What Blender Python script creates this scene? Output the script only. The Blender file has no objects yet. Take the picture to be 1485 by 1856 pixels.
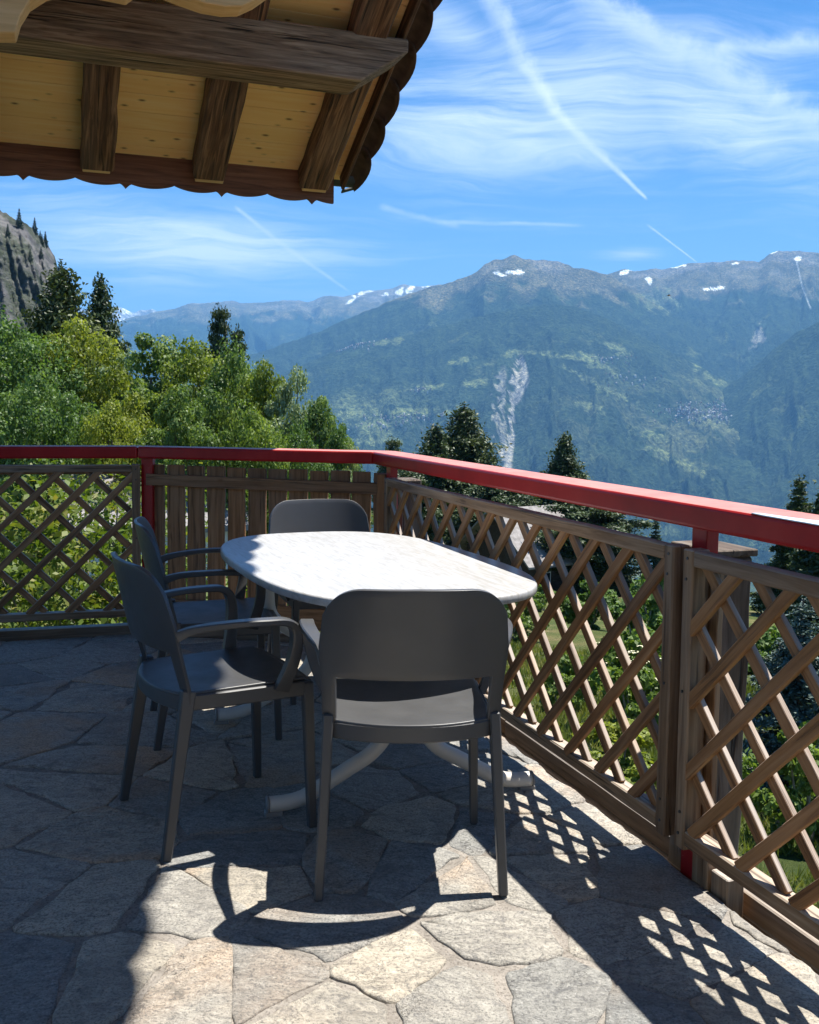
import bpy, bmesh, math, random
import numpy as np
from mathutils import Vector, Matrix, Euler
R = math.radians
random.seed(7); rng = np.random.default_rng(7)
scene = bpy.context.scene
COL = scene.collection

# ------------------------------------------------------------------ camera
F, PPY, PITCH, ROLL, EYE = 1800.53, 866.99, 0.0756471, -0.0134238, 1.304936
W0, H0 = 1485.0, 1856.0
cam = bpy.data.cameras.new('camera'); camo = bpy.data.objects.new('camera', cam); COL.objects.link(camo)
cam.sensor_fit = 'HORIZONTAL'; cam.sensor_width = 36.0; cam.lens = F / W0 * 36.0
cam.shift_y = -(H0 / 2 - PPY) / W0; cam.shift_x = 0.0
cam.clip_start = 0.05; cam.clip_end = 80000
camo.matrix_world = Matrix.Translation((0, 0, EYE)) @ Matrix.Rotation(math.pi / 2 - PITCH, 4, 'X') @ Matrix.Rotation(-ROLL, 4, 'Z')
scene.camera = camo

SUN_AZ, SUN_EL = 58.0, 68.5       # azimuth measured from +Y towards +X
SKY_STRENGTH = 0.070
SUN_STRENGTH = 5.0
scene.view_settings.view_transform = 'Standard'; scene.view_settings.look = 'None'
scene.view_settings.exposure = 1.27; scene.view_settings.gamma = 1.0
scene.view_settings.use_curve_mapping = False

def ray(px, py):
    """direction in the world of a point seen in the photograph (used to measure places)"""
    X = (px - W0 / 2) / F; u = (PPY - py) / F
    cr, sr = math.cos(ROLL), math.sin(ROLL)
    X, u = X * cr + u * sr, -X * sr + u * cr
    c, s = math.cos(PITCH), math.sin(PITCH)
    return np.array([X, c + u * s, -s + u * c])
def at_floor(px, py, z=0.0):
    r = ray(px, py); t = (z - EYE) / r[2]
    return (r[0] * t, r[1] * t)
def at_dist(px, py, d):
    r = ray(px, py); k = d / math.hypot(r[0], r[1])
    return np.array([r[0] * k, r[1] * k, EYE + r[2] * k])

# ------------------------------------------------------------------ world
world = bpy.data.worlds.new('World'); scene.world = world; world.use_nodes = True
wt = world.node_tree; wn = wt.nodes; wl = wt.links; wn.clear()
def wnode(t, **k):
    n = wn.new(t)
    for a, b in k.items(): setattr(n, a, b)
    return n
def _in(tree, sock, v):
    if hasattr(v, 'is_output') or isinstance(v, bpy.types.NodeSocket): tree.links.new(v, sock)
    else: sock.default_value = v
def wmath(op, a, b=0.0, c=0.0, clamp=False):
    n = wnode('ShaderNodeMath', operation=op, use_clamp=clamp)
    _in(wt, n.inputs[0], a); _in(wt, n.inputs[1], b); _in(wt, n.inputs[2], c)
    return n.outputs[0]
def wvec(op, a, b=(0, 0, 0), c=None):
    n = wnode('ShaderNodeVectorMath', operation=op)
    _in(wt, n.inputs[0], a); _in(wt, n.inputs[1], b)
    return n.outputs['Value'] if op in ('DOT_PRODUCT', 'LENGTH') else n.outputs['Vector']
def wrange(v, a, b, c=0.0, d=1.0, smooth=True):
    n = wnode('ShaderNodeMapRange', interpolation_type='SMOOTHSTEP' if smooth else 'LINEAR')
    _in(wt, n.inputs['Value'], v)
    n.inputs['From Min'].default_value = a; n.inputs['From Max'].default_value = b
    n.inputs['To Min'].default_value = c; n.inputs['To Max'].default_value = d
    return n.outputs['Result']
def wnoise(vec, scale, detail=4, rough=0.5, dist=0.0):
    n = wnode('ShaderNodeTexNoise'); n.inputs['Scale'].default_value = scale
    n.inputs['Detail'].default_value = detail; n.inputs['Roughness'].default_value = rough
    n.inputs['Distortion'].default_value = dist
    wl.new(vec, n.inputs['Vector']); return n.outputs['Fac']
out = wnode('ShaderNodeOutputWorld'); bg = wnode('ShaderNodeBackground')
bg.inputs['Strength'].default_value = SKY_STRENGTH
sky = wnode('ShaderNodeTexSky', sky_type='NISHITA')
sky.sun_disc = False; sky.sun_elevation = R(SUN_EL); sky.sun_rotation = R(SUN_AZ)
sky.altitude = 1400; sky.air_density = 1.0; sky.dust_density = 0.0; sky.ozone_density = 3.0
tc = wnode('ShaderNodeTexCoord'); D = tc.outputs['Generated']
sep = wnode('ShaderNodeSeparateXYZ'); wl.new(D, sep.inputs[0])
zc = wmath('MAXIMUM', sep.outputs['Z'], 0.0)
za = wmath('ADD', zc, 0.10)
cmb = wnode('ShaderNodeCombineXYZ')
wl.new(wmath('DIVIDE', sep.outputs['X'], za), cmb.inputs[0]); wl.new(wmath('DIVIDE', sep.outputs['Y'], za), cmb.inputs[1])
P = cmb.outputs[0]
def wmap(vec, rot, scl, loc=(0, 0, 0)):
    n = wnode('ShaderNodeMapping'); wl.new(vec, n.inputs['Vector'])
    n.inputs['Rotation'].default_value = rot; n.inputs['Scale'].default_value = scl; n.inputs['Location'].default_value = loc
    return n.outputs[0]
# high cirrus: streaks on a flat layer far above
warp = wnode('ShaderNodeTexNoise'); warp.inputs['Scale'].default_value = 1.1; warp.inputs['Detail'].default_value = 3; wl.new(P, warp.inputs['Vector'])
Pw = wvec('ADD', P, wvec('SCALE', wvec('SUBTRACT', warp.outputs['Color'], (0.5, 0.5, 0.5)), (0, 0, 0)))
sc = [n for n in wn if n.bl_idname == 'ShaderNodeVectorMath' and n.operation == 'SCALE'][-1]; sc.inputs['Scale'].default_value = 0.9
s1 = wnoise(wmap(Pw, (0, 0, R(12)), (0.55, 2.3, 1)), 1.25, 10, 0.66, 0.25)
s2 = wnoise(wmap(Pw, (0, 0, R(-25)), (0.9, 4.5, 1), (3, 1, 0)), 1.9, 9, 0.70, 0.15)
s3 = wnoise(wmap(P, (0, 0, R(5)), (1, 1, 1), (7, 2, 0)), 0.55, 3, 0.5)
streak = wmath('ADD', wmath('MULTIPLY', s1, 0.62), wmath('MULTIPLY', s2, 0.38))
def patch(px, py, wx, wy, tilt=0.0, amp=1.0):
    """a soft veil of cloud in one part of the sky"""
    c = ray(px, py); c = c / np.linalg.norm(c)
    rt = np.cross(c, (0, 0, 1)); rt /= np.linalg.norm(rt); up = np.cross(rt, c)
    a = math.cos(tilt) * rt + math.sin(tilt) * up; b = -math.sin(tilt) * rt + math.cos(tilt) * up
    u = wmath('DIVIDE', wvec('DOT_PRODUCT', D, tuple(a)), wx / F); v = wmath('DIVIDE', wvec('DOT_PRODUCT', D, tuple(b)), wy / F)
    d2 = wmath('ADD', wmath('MULTIPLY', u, u), wmath('MULTIPLY', v, v))
    g = wmath('POWER', 2.718, wmath('MULTIPLY', d2, -1.0))
    front = wmath('GREATER_THAN', wvec('DOT_PRODUCT', D, tuple(c)), 0.2)
    return wmath('MULTIPLY', wmath('MULTIPLY', g, front), amp)
veil = None
for a in ((1000, 190, 520, 150, 0.06, 1.1), (330, 445, 340, 70, 0.0, 1.35), (600, 440, 190, 26, 0.02, .8), (1290, 200, 340, 110, -0.4, 1.1), (1180, 60, 380, 50, -.25, .8), (820, 60, 160, 60, -.6, .8),
          (150, 380, 300, 45, 0.0, .7), (1150, 460, 70, 14, 0.0, .95), (760, 260, 260, 50, -.22, .5), (480, 525, 200, 18, 0, .5),
          (1400, 85, 160, 26, 0.05, .7), (880, 405, 260, 16, -.04, .55), (800, -200, 900, 260, 0, .5), (-500, 200, 500, 250, 0, .5), (2100, 100, 500, 250, 0, .6)):
    p_ = patch(*a); veil = p_ if veil is None else wmath('MAXIMUM', veil, p_)
elev_fade = wrange(sep.outputs['Z'], 0.02, 0.10)
dens = wmath('ADD', streak, wmath('MULTIPLY', wmath('SUBTRACT', veil, 0.5), 0.22))
fine = wnoise(wmap(Pw, (0, 0, R(-8)), (1.3, 7.5, 1), (5, 4, 0)), 3.2, 8, 0.72, 0.1)
dens = wmath('ADD', dens, wmath('MULTIPLY', wmath('SUBTRACT', fine, 0.5), 0.16))
cl = wrange(dens, 0.40, 0.80)
cl = wmath('MULTIPLY', wmath('MULTIPLY', cl, wmath('ADD', 0.15, wmath('MULTIPLY', veil, 0.85))), 0.92)
# condensation trails
fl = wnode('ShaderNodeTexNoise'); fl.inputs['Scale'].default_value = 34; fl.inputs['Detail'].default_value = 8; fl.inputs['Roughness'].default_value = 0.68; wl.new(D, fl.inputs['Vector'])
jit = wmath('MULTIPLY', wmath('SUBTRACT', fl.outputs['Fac'], 0.5), 1.0)
def trail(a, b, w0, w1, amp, fluff):
    A = ray(*a); A /= np.linalg.norm(A); B = ray(*b); B /= np.linalg.norm(B)
    n = np.cross(A, B); L = math.asin(np.linalg.norm(n)); n /= np.linalg.norm(n); t = np.cross(n, A)
    d = wmath('ABSOLUTE', wmath('ADD', wvec('DOT_PRODUCT', D, tuple(n)), wmath('MULTIPLY', jit, fluff * w0 / F)))
    s = wmath('DIVIDE', wmath('ARCTAN2', wvec('DOT_PRODUCT', D, tuple(t)), wvec('DOT_PRODUCT', D, tuple(A))), L)
    w = wmath('ADD', w0 / F, wmath('MULTIPLY', s, (w1 - w0) / F))
    m = wrange(wmath('DIVIDE', d, w), 1.25, 0.0)
    inr = wmath('MULTIPLY', wrange(s, -0.06, 0.06), wrange(s, 1.06, 0.94))
    return wmath('MULTIPLY', wmath('MULTIPLY', m, inr), amp)
for a in (((880, -30), (958, 120), 22, 20, .55, 2.4), ((955, 112), (1006, 205), 17, 13, .7, 2.0), ((1003, 198), (1100, 290), 11, 8, .75, 1.4), ((1097, 287), (1171, 360), 7, 3, .75, .9),
          ((428, 376), (520, 450), 4, 6, .5, .8), ((518, 448), (630, 526), 6, 2.5, .5, .6), ((1175, 408), (1262, 474), 2.2, 1.3, .8, .2),
          ((1040, -20), (1240, 90), 24, 28, .5, 2.4), ((1235, 85), (1400, 185), 28, 28, .45, 2.6), ((1395, 180), (1540, 260), 30, 30, .55, 2.4),
          ((1300, 84), (1520, 78), 15, 22, .5, 2.0), ((690, 375), (830, 410), 7, 6, .35, 1.5), ((800, 402), (1050, 408), 5, 3, .35, 1.5)):
    cl = wmath('SUBTRACT', 1.0, wmath('MULTIPLY', wmath('SUBTRACT', 1.0, cl), wmath('SUBTRACT', 1.0, wmath('MULTIPLY', trail(*a), wmath('ADD', -0.25, wmath('MULTIPLY', fl.outputs['Fac'], 2.0)), clamp=True))))
cl = wmath('MULTIPLY', cl, elev_fade)
cl = wmath('MINIMUM', cl, 1.0)
hs = wnode('ShaderNodeHueSaturation'); hs.inputs['Saturation'].default_value = 1.30; hs.inputs['Hue'].default_value = 0.503
hs.inputs['Value'].default_value = 1.0
wl.new(sky.outputs[0], hs.inputs['Color'])
mx = wnode('ShaderNodeMix', data_type='RGBA'); wl.new(cl, mx.inputs[0]); wl.new(hs.outputs[0], mx.inputs[6])
mx.inputs[7].default_value = (7.3, 8.2, 9.5, 1)
wl.new(mx.outputs[2], bg.inputs['Color']); wl.new(bg.outputs[0], out.inputs['Surface'])

sl = bpy.data.lights.new('sun', 'SUN'); so = bpy.data.objects.new('sun', sl); COL.objects.link(so)
sl.energy = SUN_STRENGTH; sl.angle = R(0.53); sl.color = (1.0, 0.955, 0.88)
sd = Vector((math.sin(R(SUN_AZ)) * math.cos(R(SUN_EL)), math.cos(R(SUN_AZ)) * math.cos(R(SUN_EL)), math.sin(R(SUN_EL))))
so.rotation_euler = sd.to_track_quat('Z', 'Y').to_euler(); so.location = (6, 4, 14)

# ------------------------------------------------------------------ material helpers
class NT:
    def __init__(s, name):
        s.m = bpy.data.materials.new(name); s.m.use_nodes = True; s.t = s.m.node_tree; s.n = s.t.nodes; s.l = s.t.links
        s.b = s.n['Principled BSDF']; s.o = s.n['Material Output']
    def node(s, t, **k):
        n = s.n.new(t)
        for a, b in k.items(): setattr(n, a, b)
        return n
    def math(s, op, a, b=0.0, clamp=False):
        n = s.node('ShaderNodeMath', operation=op, use_clamp=clamp); _in(s.t, n.inputs[0], a); _in(s.t, n.inputs[1], b); return n.outputs[0]
    def coord(s, kind='Object', scale=(1, 1, 1), rot=(0, 0, 0), rand=0.0):
        c = s.node('ShaderNodeTexCoord').outputs[kind]
        if rand:
            oi = s.node('ShaderNodeObjectInfo'); cb = s.node('ShaderNodeCombineXYZ')
            for i, f in enumerate((1.0, 0.61, 0.37)): s.l.new(s.math('MULTIPLY', oi.outputs['Random'], rand * f), cb.inputs[i])
            v = s.node('ShaderNodeVectorMath', operation='ADD'); s.l.new(c, v.inputs[0]); s.l.new(cb.outputs[0], v.inputs[1]); c = v.outputs[0]
        mp = s.node('ShaderNodeMapping'); mp.inputs['Scale'].default_value = scale; mp.inputs['Rotation'].default_value = rot
        s.l.new(c, mp.inputs['Vector']); return mp.outputs[0]
    def noise(s, vec, scale, detail=4, rough=0.55, dist=0.0, out='Fac'):
        n = s.node('ShaderNodeTexNoise'); n.inputs['Scale'].default_value = scale; n.inputs['Detail'].default_value = detail
        n.inputs['Roughness'].default_value = rough; n.inputs['Distortion'].default_value = dist
        s.l.new(vec, n.inputs['Vector']); return n.outputs[out]
    def ramp(s, fac, stops, interp='LINEAR'):
        n = s.node('ShaderNodeValToRGB'); cr = n.color_ramp; cr.interpolation = interp
        while len(cr.elements) < len(stops): cr.elements.new(0.5)
        for e, (p, c) in zip(cr.elements, stops):
            e.position = p; e.color = (c[0], c[1], c[2], 1) if hasattr(c, '__len__') else (c, c, c, 1)
        s.l.new(fac, n.inputs[0]); return n.outputs[0]
    def mix(s, fac, a, b, mode='MIX'):
        n = s.node('ShaderNodeMix', data_type='RGBA', blend_type=mode)
        _in(s.t, n.inputs[0], fac)
        for i, v in ((6, a), (7, b)):
            if isinstance(v, tuple) and len(v) == 3: v = v + (1,)
            _in(s.t, n.inputs[i], v)
        return n.outputs[2]
    def bump(s, h, strength, dist, prev=None):
        n = s.node('ShaderNodeBump'); n.inputs['Strength'].default_value = strength; n.inputs['Distance'].default_value = dist
        s.l.new(h, n.inputs['Height'])
        if prev is not None: s.l.new(prev, n.inputs['Normal'])
        return n.outputs[0]
    def rnd(s, k=1.0):
        oi = s.node('ShaderNodeObjectInfo'); return s.math('FRACT', s.math('MULTIPLY', oi.outputs['Random'], k))
    def fin(s, color=None, rough=None, normal=None, spec=None, metal=None):
        if color is not None: _in(s.t, s.b.inputs['Base Color'], color + (1,) if isinstance(color, tuple) and len(color) == 3 else color)
        if rough is not None: _in(s.t, s.b.inputs['Roughness'], rough)
        if normal is not None: s.l.new(normal, s.b.inputs['Normal'])
        if spec is not None: s.b.inputs['Specular IOR Level'].default_value = spec
        if metal is not None: s.b.inputs['Metallic'].default_value = metal
        return s.m

def wood(name, c0, c1, c2, grain=1.0, grey=0.0, rough=0.75, bump=0.5, knots=0.0, crack=0.5, sunlit_grey=0.0, vary=1.0):
    """grain runs along the piece's own long axis (local X)"""
    t = NT(name)
    v = t.coord('Object', (1.2 * grain, 22 * grain, 22 * grain), rand=31.0)
    g = t.noise(v, 2.2, 7, 0.62, 0.6)
    v2 = t.coord('Object', (0.9, 4, 4), rand=17.0)
    big = t.noise(v2, 2.0, 4, 0.6)
    col = t.ramp(g, [(0.28, c0), (0.5, c1), (0.74, c2)])
    col = t.mix(t.math('MULTIPLY', t.ramp(big, [(0.40, 0.0), (0.68, 1.0)]), grey), col, (0.27, 0.25, 0.215))
    if sunlit_grey:      # sunlit paleness of up-facing edges put into the colour, with weathered grey
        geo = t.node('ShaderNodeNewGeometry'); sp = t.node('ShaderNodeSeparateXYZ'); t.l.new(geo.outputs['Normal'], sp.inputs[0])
        col = t.mix(t.math('MULTIPLY', t.ramp(sp.outputs['Z'], [(.35, 0.0), (.6, 1.0)]), t.ramp(g, [(.3, sunlit_grey * .5), (.6, sunlit_grey)])), col, (.44, .40, .355))
    hue = t.ramp(t.rnd(7.3), [(0.0, (0.84, 0.84, 0.86)), (0.5, (1.0, 1.0, 1.0)), (1.0, (1.16, 1.08, 0.98))])
    col = t.mix(vary, col, hue, 'MULTIPLY')
    vc = t.coord('Object', (1.5, 38, 38), rand=53.0)
    ck = t.ramp(t.noise(vc, 1.3, 3, 0.5, 0.8), [(0.34, 0.0), (0.41, 1.0)])
    ckm = t.math('MULTIPLY', t.math('SUBTRACT', 1.0, ck), crack)
    col = t.mix(ckm, col, (0.015, 0.010, 0.008))
    if knots:
        vk = t.coord('Object', (2.6, 6, 6), rand=11.0)
        vo = t.node('ShaderNodeTexVoronoi'); vo.inputs['Scale'].default_value = 2.6; t.l.new(vk, vo.inputs['Vector'])
        k = t.ramp(vo.outputs['Distance'], [(0.07, 1.0), (0.13, 0.35), (0.20, 0.0)])
        col = t.mix(t.math('MULTIPLY', k, knots), col, (0.13, 0.055, 0.02))
    h = t.math('ADD', t.math('MULTIPLY', g, 0.7), t.math('MULTIPLY', ck, 0.8))
    return t.fin(col, t.ramp(g, [(0.2, rough + .1), (0.8, rough - .1)]), t.bump(h, bump, 0.004), spec=0.3)

def leafmat(name, c_dark, c_mid, c_light, trans=0.35, nscale=0.7, rough=0.55):
    t = NT(name)
    v = t.coord('Object', rand=40.0)
    n1 = t.noise(v, nscale, 4, 0.6); n2 = t.noise(v, 7.0, 2, 0.5)
    f = t.math('ADD', t.math('MULTIPLY', n1, 0.6), t.math('MULTIPLY', n2, 0.4))
    col = t.ramp(f, [(0.34, c_dark), (0.5, c_mid), (0.64, c_light)])
    hue = t.ramp(t.rnd(5.1), [(0.0, (0.8, 0.9, 0.85)), (0.5, (1, 1, 1)), (1.0, (1.2, 1.12, 0.85))])
    col = t.mix(1.0, col, hue, 'MULTIPLY')
    t.fin(col, rough, spec=0.35)
    tr = t.node('ShaderNodeBsdfTranslucent'); t.l.new(t.mix(1.0, col, (1.25, 1.25, 0.55), 'MULTIPLY'), tr.inputs['Color'])
    ms = t.node('ShaderNodeMixShader'); ms.inputs[0].default_value = trans
    t.l.new(t.b.outputs[0], ms.inputs[1]); t.l.new(tr.outputs[0], ms.inputs[2]); t.l.new(ms.outputs[0], t.o.inputs['Surface'])
    return t.m
def plain(name, c, rough=0.6, spec=0.4, metal=0.0, var=0.12, scale=6.0, bump=0.0, bscale=60.0):
    t = NT(name)
    v = t.coord('Object', rand=9.0)
    n = t.noise(v, scale, 5, 0.6)
    lo = tuple(x * (1 - var) for x in c); hi = tuple(min(1, x * (1 + var)) for x in c)
    col = t.ramp(n, [(0.3, lo), (0.7, hi)])
    nm = t.bump(t.noise(v, bscale, 3, 0.6), bump, 0.002) if bump else None
    return t.fin(col, rough, nm, spec, metal)

M = {}
M['lattice'] = wood('weathered_lattice_wood', (.12, .055, .022), (.27, .14, .062), (.40, .24, .12), grey=0.10, crack=.45, sunlit_grey=.85)
M['lattice_warm'] = wood('warm_lattice_wood', (.14, .060, .022), (.31, .155, .060), (.42, .23, .105), grey=0.12, crack=.4, sunlit_grey=.85)
M['frame'] = wood('weathered_frame_wood', (.095, .052, .028), (.22, .14, .080), (.34, .24, .155), grey=0.28, crack=.6, sunlit_grey=.8)
M['kerb'] = wood('kerb_wood', (.065, .040, .025), (.145, .092, .055), (.23, .155, .10), grey=0.25, crack=.5, sunlit_grey=.8)
M['board'] = wood('fence_board_wood', (.14, .068, .030), (.26, .135, .062), (.36, .20, .10), grey=0.12, knots=.5)
M['pillar'] = wood('old_pillar_wood', (.022, .014, .010), (.060, .042, .030), (.12, .088, .065), grey=0.4, crack=.9, bump=.9)
M['beam'] = wood('old_beam_wood', (.05, .026, .015), (.24, .135, .078), (.52, .34, .22), grain=1.0, grey=0.2, crack=.95, bump=1.0, knots=.3)
M['rafter'] = wood('dark_rafter_wood', (.030, .013, .008), (.13, .055, .027), (.36, .175, .085), grain=1.0, grey=0.12, crack=.8, bump=.8)
M['fascia'] = wood('brown_fascia_wood', (.08, .032, .018), (.17, .068, .036), (.24, .105, .056), grain=0.8, grey=0.05, crack=.4, knots=.4)
M['soffit'] = wood('new_pine_board', (.90, .49, .17), (.94, .55, .21), (.96, .62, .28), grain=0.6, rough=.55, bump=.12, knots=.85, crack=0.0, vary=.25)
M['carved'] = wood('carved_light_wood', (.55, .31, .13), (.64, .38, .17), (.72, .46, .23), grain=0.8, rough=.6, bump=.2, crack=0.05, knots=.2)
M['tile'] = plain('clay_roof_tile', (.085, .05, .035), .8, .25, var=.4, scale=9, bump=.4, bscale=40)
M['metal_dark'] = plain('dark_gutter_metal', (.03, .035, .04), .45, .5, var=.2)
M['chair'] = None
def chair_mat():
    t = NT('anthracite_plastic'); v = t.coord('Object', rand=3.0)
    n = t.noise(v, 5, 4, .6); col = t.ramp(n, [(.3, (.056, .057, .059)), (.7, (.067, .068, .070))])
    f = t.noise(v, 900, 2, .5)
    return t.fin(col, t.ramp(t.noise(v, 14, 4, .6), [(.3, .33), (.7, .45)]), t.bump(f, .10, .0006), spec=.55)
M['chair'] = chair_mat()
def table_mat():
    t = NT('white_laminate_top'); v = t.coord('Object', (3.0, 26, 10), rot=(0, 0, R(-12)))
    n = t.noise(v, 2.4, 4, .6, 1.3)
    col = t.ramp(n, [(.38, (.345, .34, .32)), (.5, (.41, .41, .405)), (.64, (.45, .455, .46))])
    s = t.noise(t.coord('Object'), 30, 2, .4); col = t.mix(t.ramp(s, [(.70, 0.0), (.76, .5)]), col, (.5, .46, .38))
    return t.fin(col, .34, None, spec=.45)
M['table'] = table_mat()
M['tube'] = plain('cream_tube_paint', (.62, .58, .52), .35, .5, var=.05)
M['tube_cap'] = plain('grey_glide_plastic', (.22, .21, .20), .5, .4, var=.05)
def red_mat():
    t = NT('red_rail_paint'); v = t.coord('Object'); 
    n = t.noise(v, 3.2, 6, .65); col = t.ramp(n, [(.32, (.24, .006, .007)), (.55, (.33, .010, .011)), (.75, (.40, .024, .020))])
    sc_ = t.noise(t.coord('Object', (2, 2, 30)), 26, 4, .7); col = t.mix(t.ramp(sc_, [(.66, 0.0), (.74, .45)]), col, (.50, .30, .27))
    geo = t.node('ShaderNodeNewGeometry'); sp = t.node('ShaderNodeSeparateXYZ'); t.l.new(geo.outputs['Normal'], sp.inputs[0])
    up = t.ramp(sp.outputs['Z'], [(.80, 0.0), (.95, 1.0)])       # faces that look up get a paler pink
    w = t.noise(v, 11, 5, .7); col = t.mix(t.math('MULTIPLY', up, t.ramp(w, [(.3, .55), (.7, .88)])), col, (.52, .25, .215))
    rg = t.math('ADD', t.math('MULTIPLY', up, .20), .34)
    return t.fin(col, rg, t.bump(t.noise(v, 60, 4, .6), .12, .001), spec=.28)
M['red'] = red_mat()
M['chip'] = plain('bare_primer', (.50, .58, .68), .35, .5, var=.12, scale=20)
def stone_mat():
    t = NT('gneiss_flagstone')
    v = t.coord('Object', rand=23.0)
    vs = t.coord('Object', (2.2, 4.2, 4), rand=23.0)
    a = t.noise(vs, 7.5, 9, .72, 1.4); b = t.noise(v, 2.3, 5, .6, .5); c = t.noise(v, 150, 3, .7)
    big = t.noise(v, 26, 6, .72)
    col = t.ramp(a, [(.30, (.20, .19, .18)), (.5, (.42, .39, .34)), (.72, (.57, .53, .455))])
    warm = t.ramp(b, [(.46, 0.0), (.64, 1.0)]); rw = t.ramp(t.rnd(3.7), [(.30, .05), (.75, 1.0)])
    col = t.mix(t.math('MULTIPLY', t.math('MULTIPLY', warm, rw), .68), col, (.58, .37, .215))
    tint = t.ramp(t.rnd(11.9), [(0, (.60, .65, .71)), (.5, (.93, .93, .92)), (1, (1.14, 1.09, 1.0))])
    col = t.mix(1.0, col, tint, 'MULTIPLY')
    col = t.mix(t.ramp(c, [(.34, .75), (.50, 0.0)]), col, (.10, .10, .10))
    col = t.mix(t.ramp(c, [(.60, 0.0), (.70, .35)]), col, (.74, .72, .68))
    lich = t.noise(v, 9, 4, .7); col = t.mix(t.ramp(lich, [(.60, 0.0), (.70, .6)]), col, (.12, .115, .10)); stn = t.noise(t.coord('Object', rand=61.0), 1.7, 6, .7); col = t.mix(t.ramp(stn, [(.52, 0.0), (.66, .5)]), col, (.17, .16, .145))
    ckn = t.node('ShaderNodeTexVoronoi', feature='DISTANCE_TO_EDGE'); ckn.inputs['Scale'].default_value = 5.0
    wv = t.node('ShaderNodeVectorMath', operation='ADD'); t.l.new(t.coord('Object', (1, 2.2, 1), rand=23.0), wv.inputs[0]); t.l.new(t.noise(v, 5, 5, .7, out='Color'), wv.inputs[1]); t.l.new(wv.outputs[0], ckn.inputs['Vector'])
    ck = t.math('MULTIPLY', t.ramp(ckn.outputs['Distance'], [(.004, 1.0), (.016, 0.0)]), t.ramp(t.noise(v, 3.1, 2, .5), [(.5, 0.0), (.58, 1.0)])); col = t.mix(t.math('MULTIPLY', ck, .55), col, (.07, .06, .05))
    h = t.math('ADD', t.math('MULTIPLY', a, .9), t.math('MULTIPLY', big, .5)); h = t.math('SUBTRACT', h, t.math('MULTIPLY', ck, .35))
    nm = t.bump(h, .9, .016); nm = t.bump(c, .45, .003, nm)
    return t.fin(col, .78, nm, spec=.3)
M['stone'] = stone_mat()
def mortar_mat():
    t = NT('mortar'); v = t.coord('Object'); a = t.noise(v, 14, 6, .7); c = t.noise(v, 120, 3, .7)
    col = t.ramp(a, [(.3, (.175, .158, .138)), (.7, (.335, .305, .27))]); col = t.mix(t.ramp(c, [(.35, .6), (.5, 0.0)]), col, (.07, .06, .05))
    return t.fin(col, .9, t.bump(t.math('ADD', a, t.math('MULTIPLY', c, .3)), .9, .012), spec=.15)
M['mortar'] = mortar_mat()
M['render'] = plain('white_render', (.62, .62, .60), .85, .2, var=.08, scale=3, bump=.3)
M['bark'] = plain('bark', (.12, .09, .07), .9, .15, var=.45, scale=8, bump=.8, bscale=20)
M['bark_pale'] = plain('pale_bark', (.26, .23, .19), .9, .15, var=.4, scale=8, bump=.8, bscale=20)
M['leaf_a'] = leafmat('broadleaf', (.038, .078, .020), (.11, .18, .045), (.22, .30, .095), .40)
M['leaf_b'] = leafmat('yellowgreen_leaf', (.070, .105, .018), (.175, .225, .036), (.28, .32, .07), .44)
M['leaf_c'] = leafmat('silvery_leaf', (.085, .13, .060), (.20, .27, .14), (.36, .42, .28), .38)
M['leaf_maple'] = leafmat('young_red_green_leaf', (.050, .080, .010), (.14, .19, .022), (.30, .24, .06), .40, nscale=1.5)
M['needle'] = leafmat('pine_needle', (.020, .036, .016), (.050, .075, .026), (.10, .13, .045), .15)
M['needle_b'] = leafmat('spruce_needle', (.016, .034, .020), (.036, .062, .032), (.075, .11, .052), .12)
M['needle_blue'] = leafmat('blue_spruce_needle', (.035, .062, .055), (.085, .13, .115), (.16, .215, .19), .12)
M['bush'] = leafmat('shrub_leaf', (.045, .085, .020), (.11, .18, .036), (.19, .27, .065), .40, nscale=1.6)
M['flower'] = plain('cream_flower', (.72, .68, .46), .7, .2, var=.15)
M['chalet'] = wood('dark_chalet_wood', (.022, .014, .010), (.045, .03, .022), (.07, .048, .034), grey=.1)
M['shingle'] = plain('grey_slate', (.23, .215, .205), .8, .3, var=.35, scale=3, bump=.5, bscale=12)
M['redroof'] = plain('red_roof_tile', (.30, .15, .10), .8, .3, var=.25, scale=3)
M['glass'] = plain('dark_window_glass', (.02, .025, .03), .08, .6, var=.1)
M['gravel'] = plain('pale_gravel', (.40, .38, .35), .9, .2, var=.2, scale=9, bump=.6)

# ------------------------------------------------------------------ object helpers
def tag(o, label=None, cat=None, group=None, kind=None):
    if label: o['label'] = label
    if cat: o['category'] = cat
    if group: o['group'] = group
    if kind: o['kind'] = kind
    return o
def empty(name, loc, label, cat, group=None):
    o = bpy.data.objects.new(name, None); COL.objects.link(o); o.location = loc; o.empty_display_size = .2
    o['_loc'] = list(map(float, loc)); del o['_loc']
    return tag(o, label, cat, group)
def link(name, me, mat=None, parent=None, mw=None, smooth=False, kind=None):
    o = bpy.data.objects.new(name, me); COL.objects.link(o)
    if mat is not None and len(me.materials) == 0: me.materials.append(mat)
    if smooth: me.shade_smooth()
    if parent is not None:
        o.parent = parent; o.matrix_parent_inverse = world_of(parent).inverted()
    if mw is not None: o.matrix_basis = mw
    if kind: o['kind'] = kind
    return o
def world_of(o):
    m = Matrix.LocRotScale(o.location, o.rotation_euler, o.scale) if o.rotation_mode != 'QUATERNION' else o.matrix_basis.copy()
    if o.parent is not None: m = world_of(o.parent) @ o.matrix_parent_inverse @ m
    return m
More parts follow.
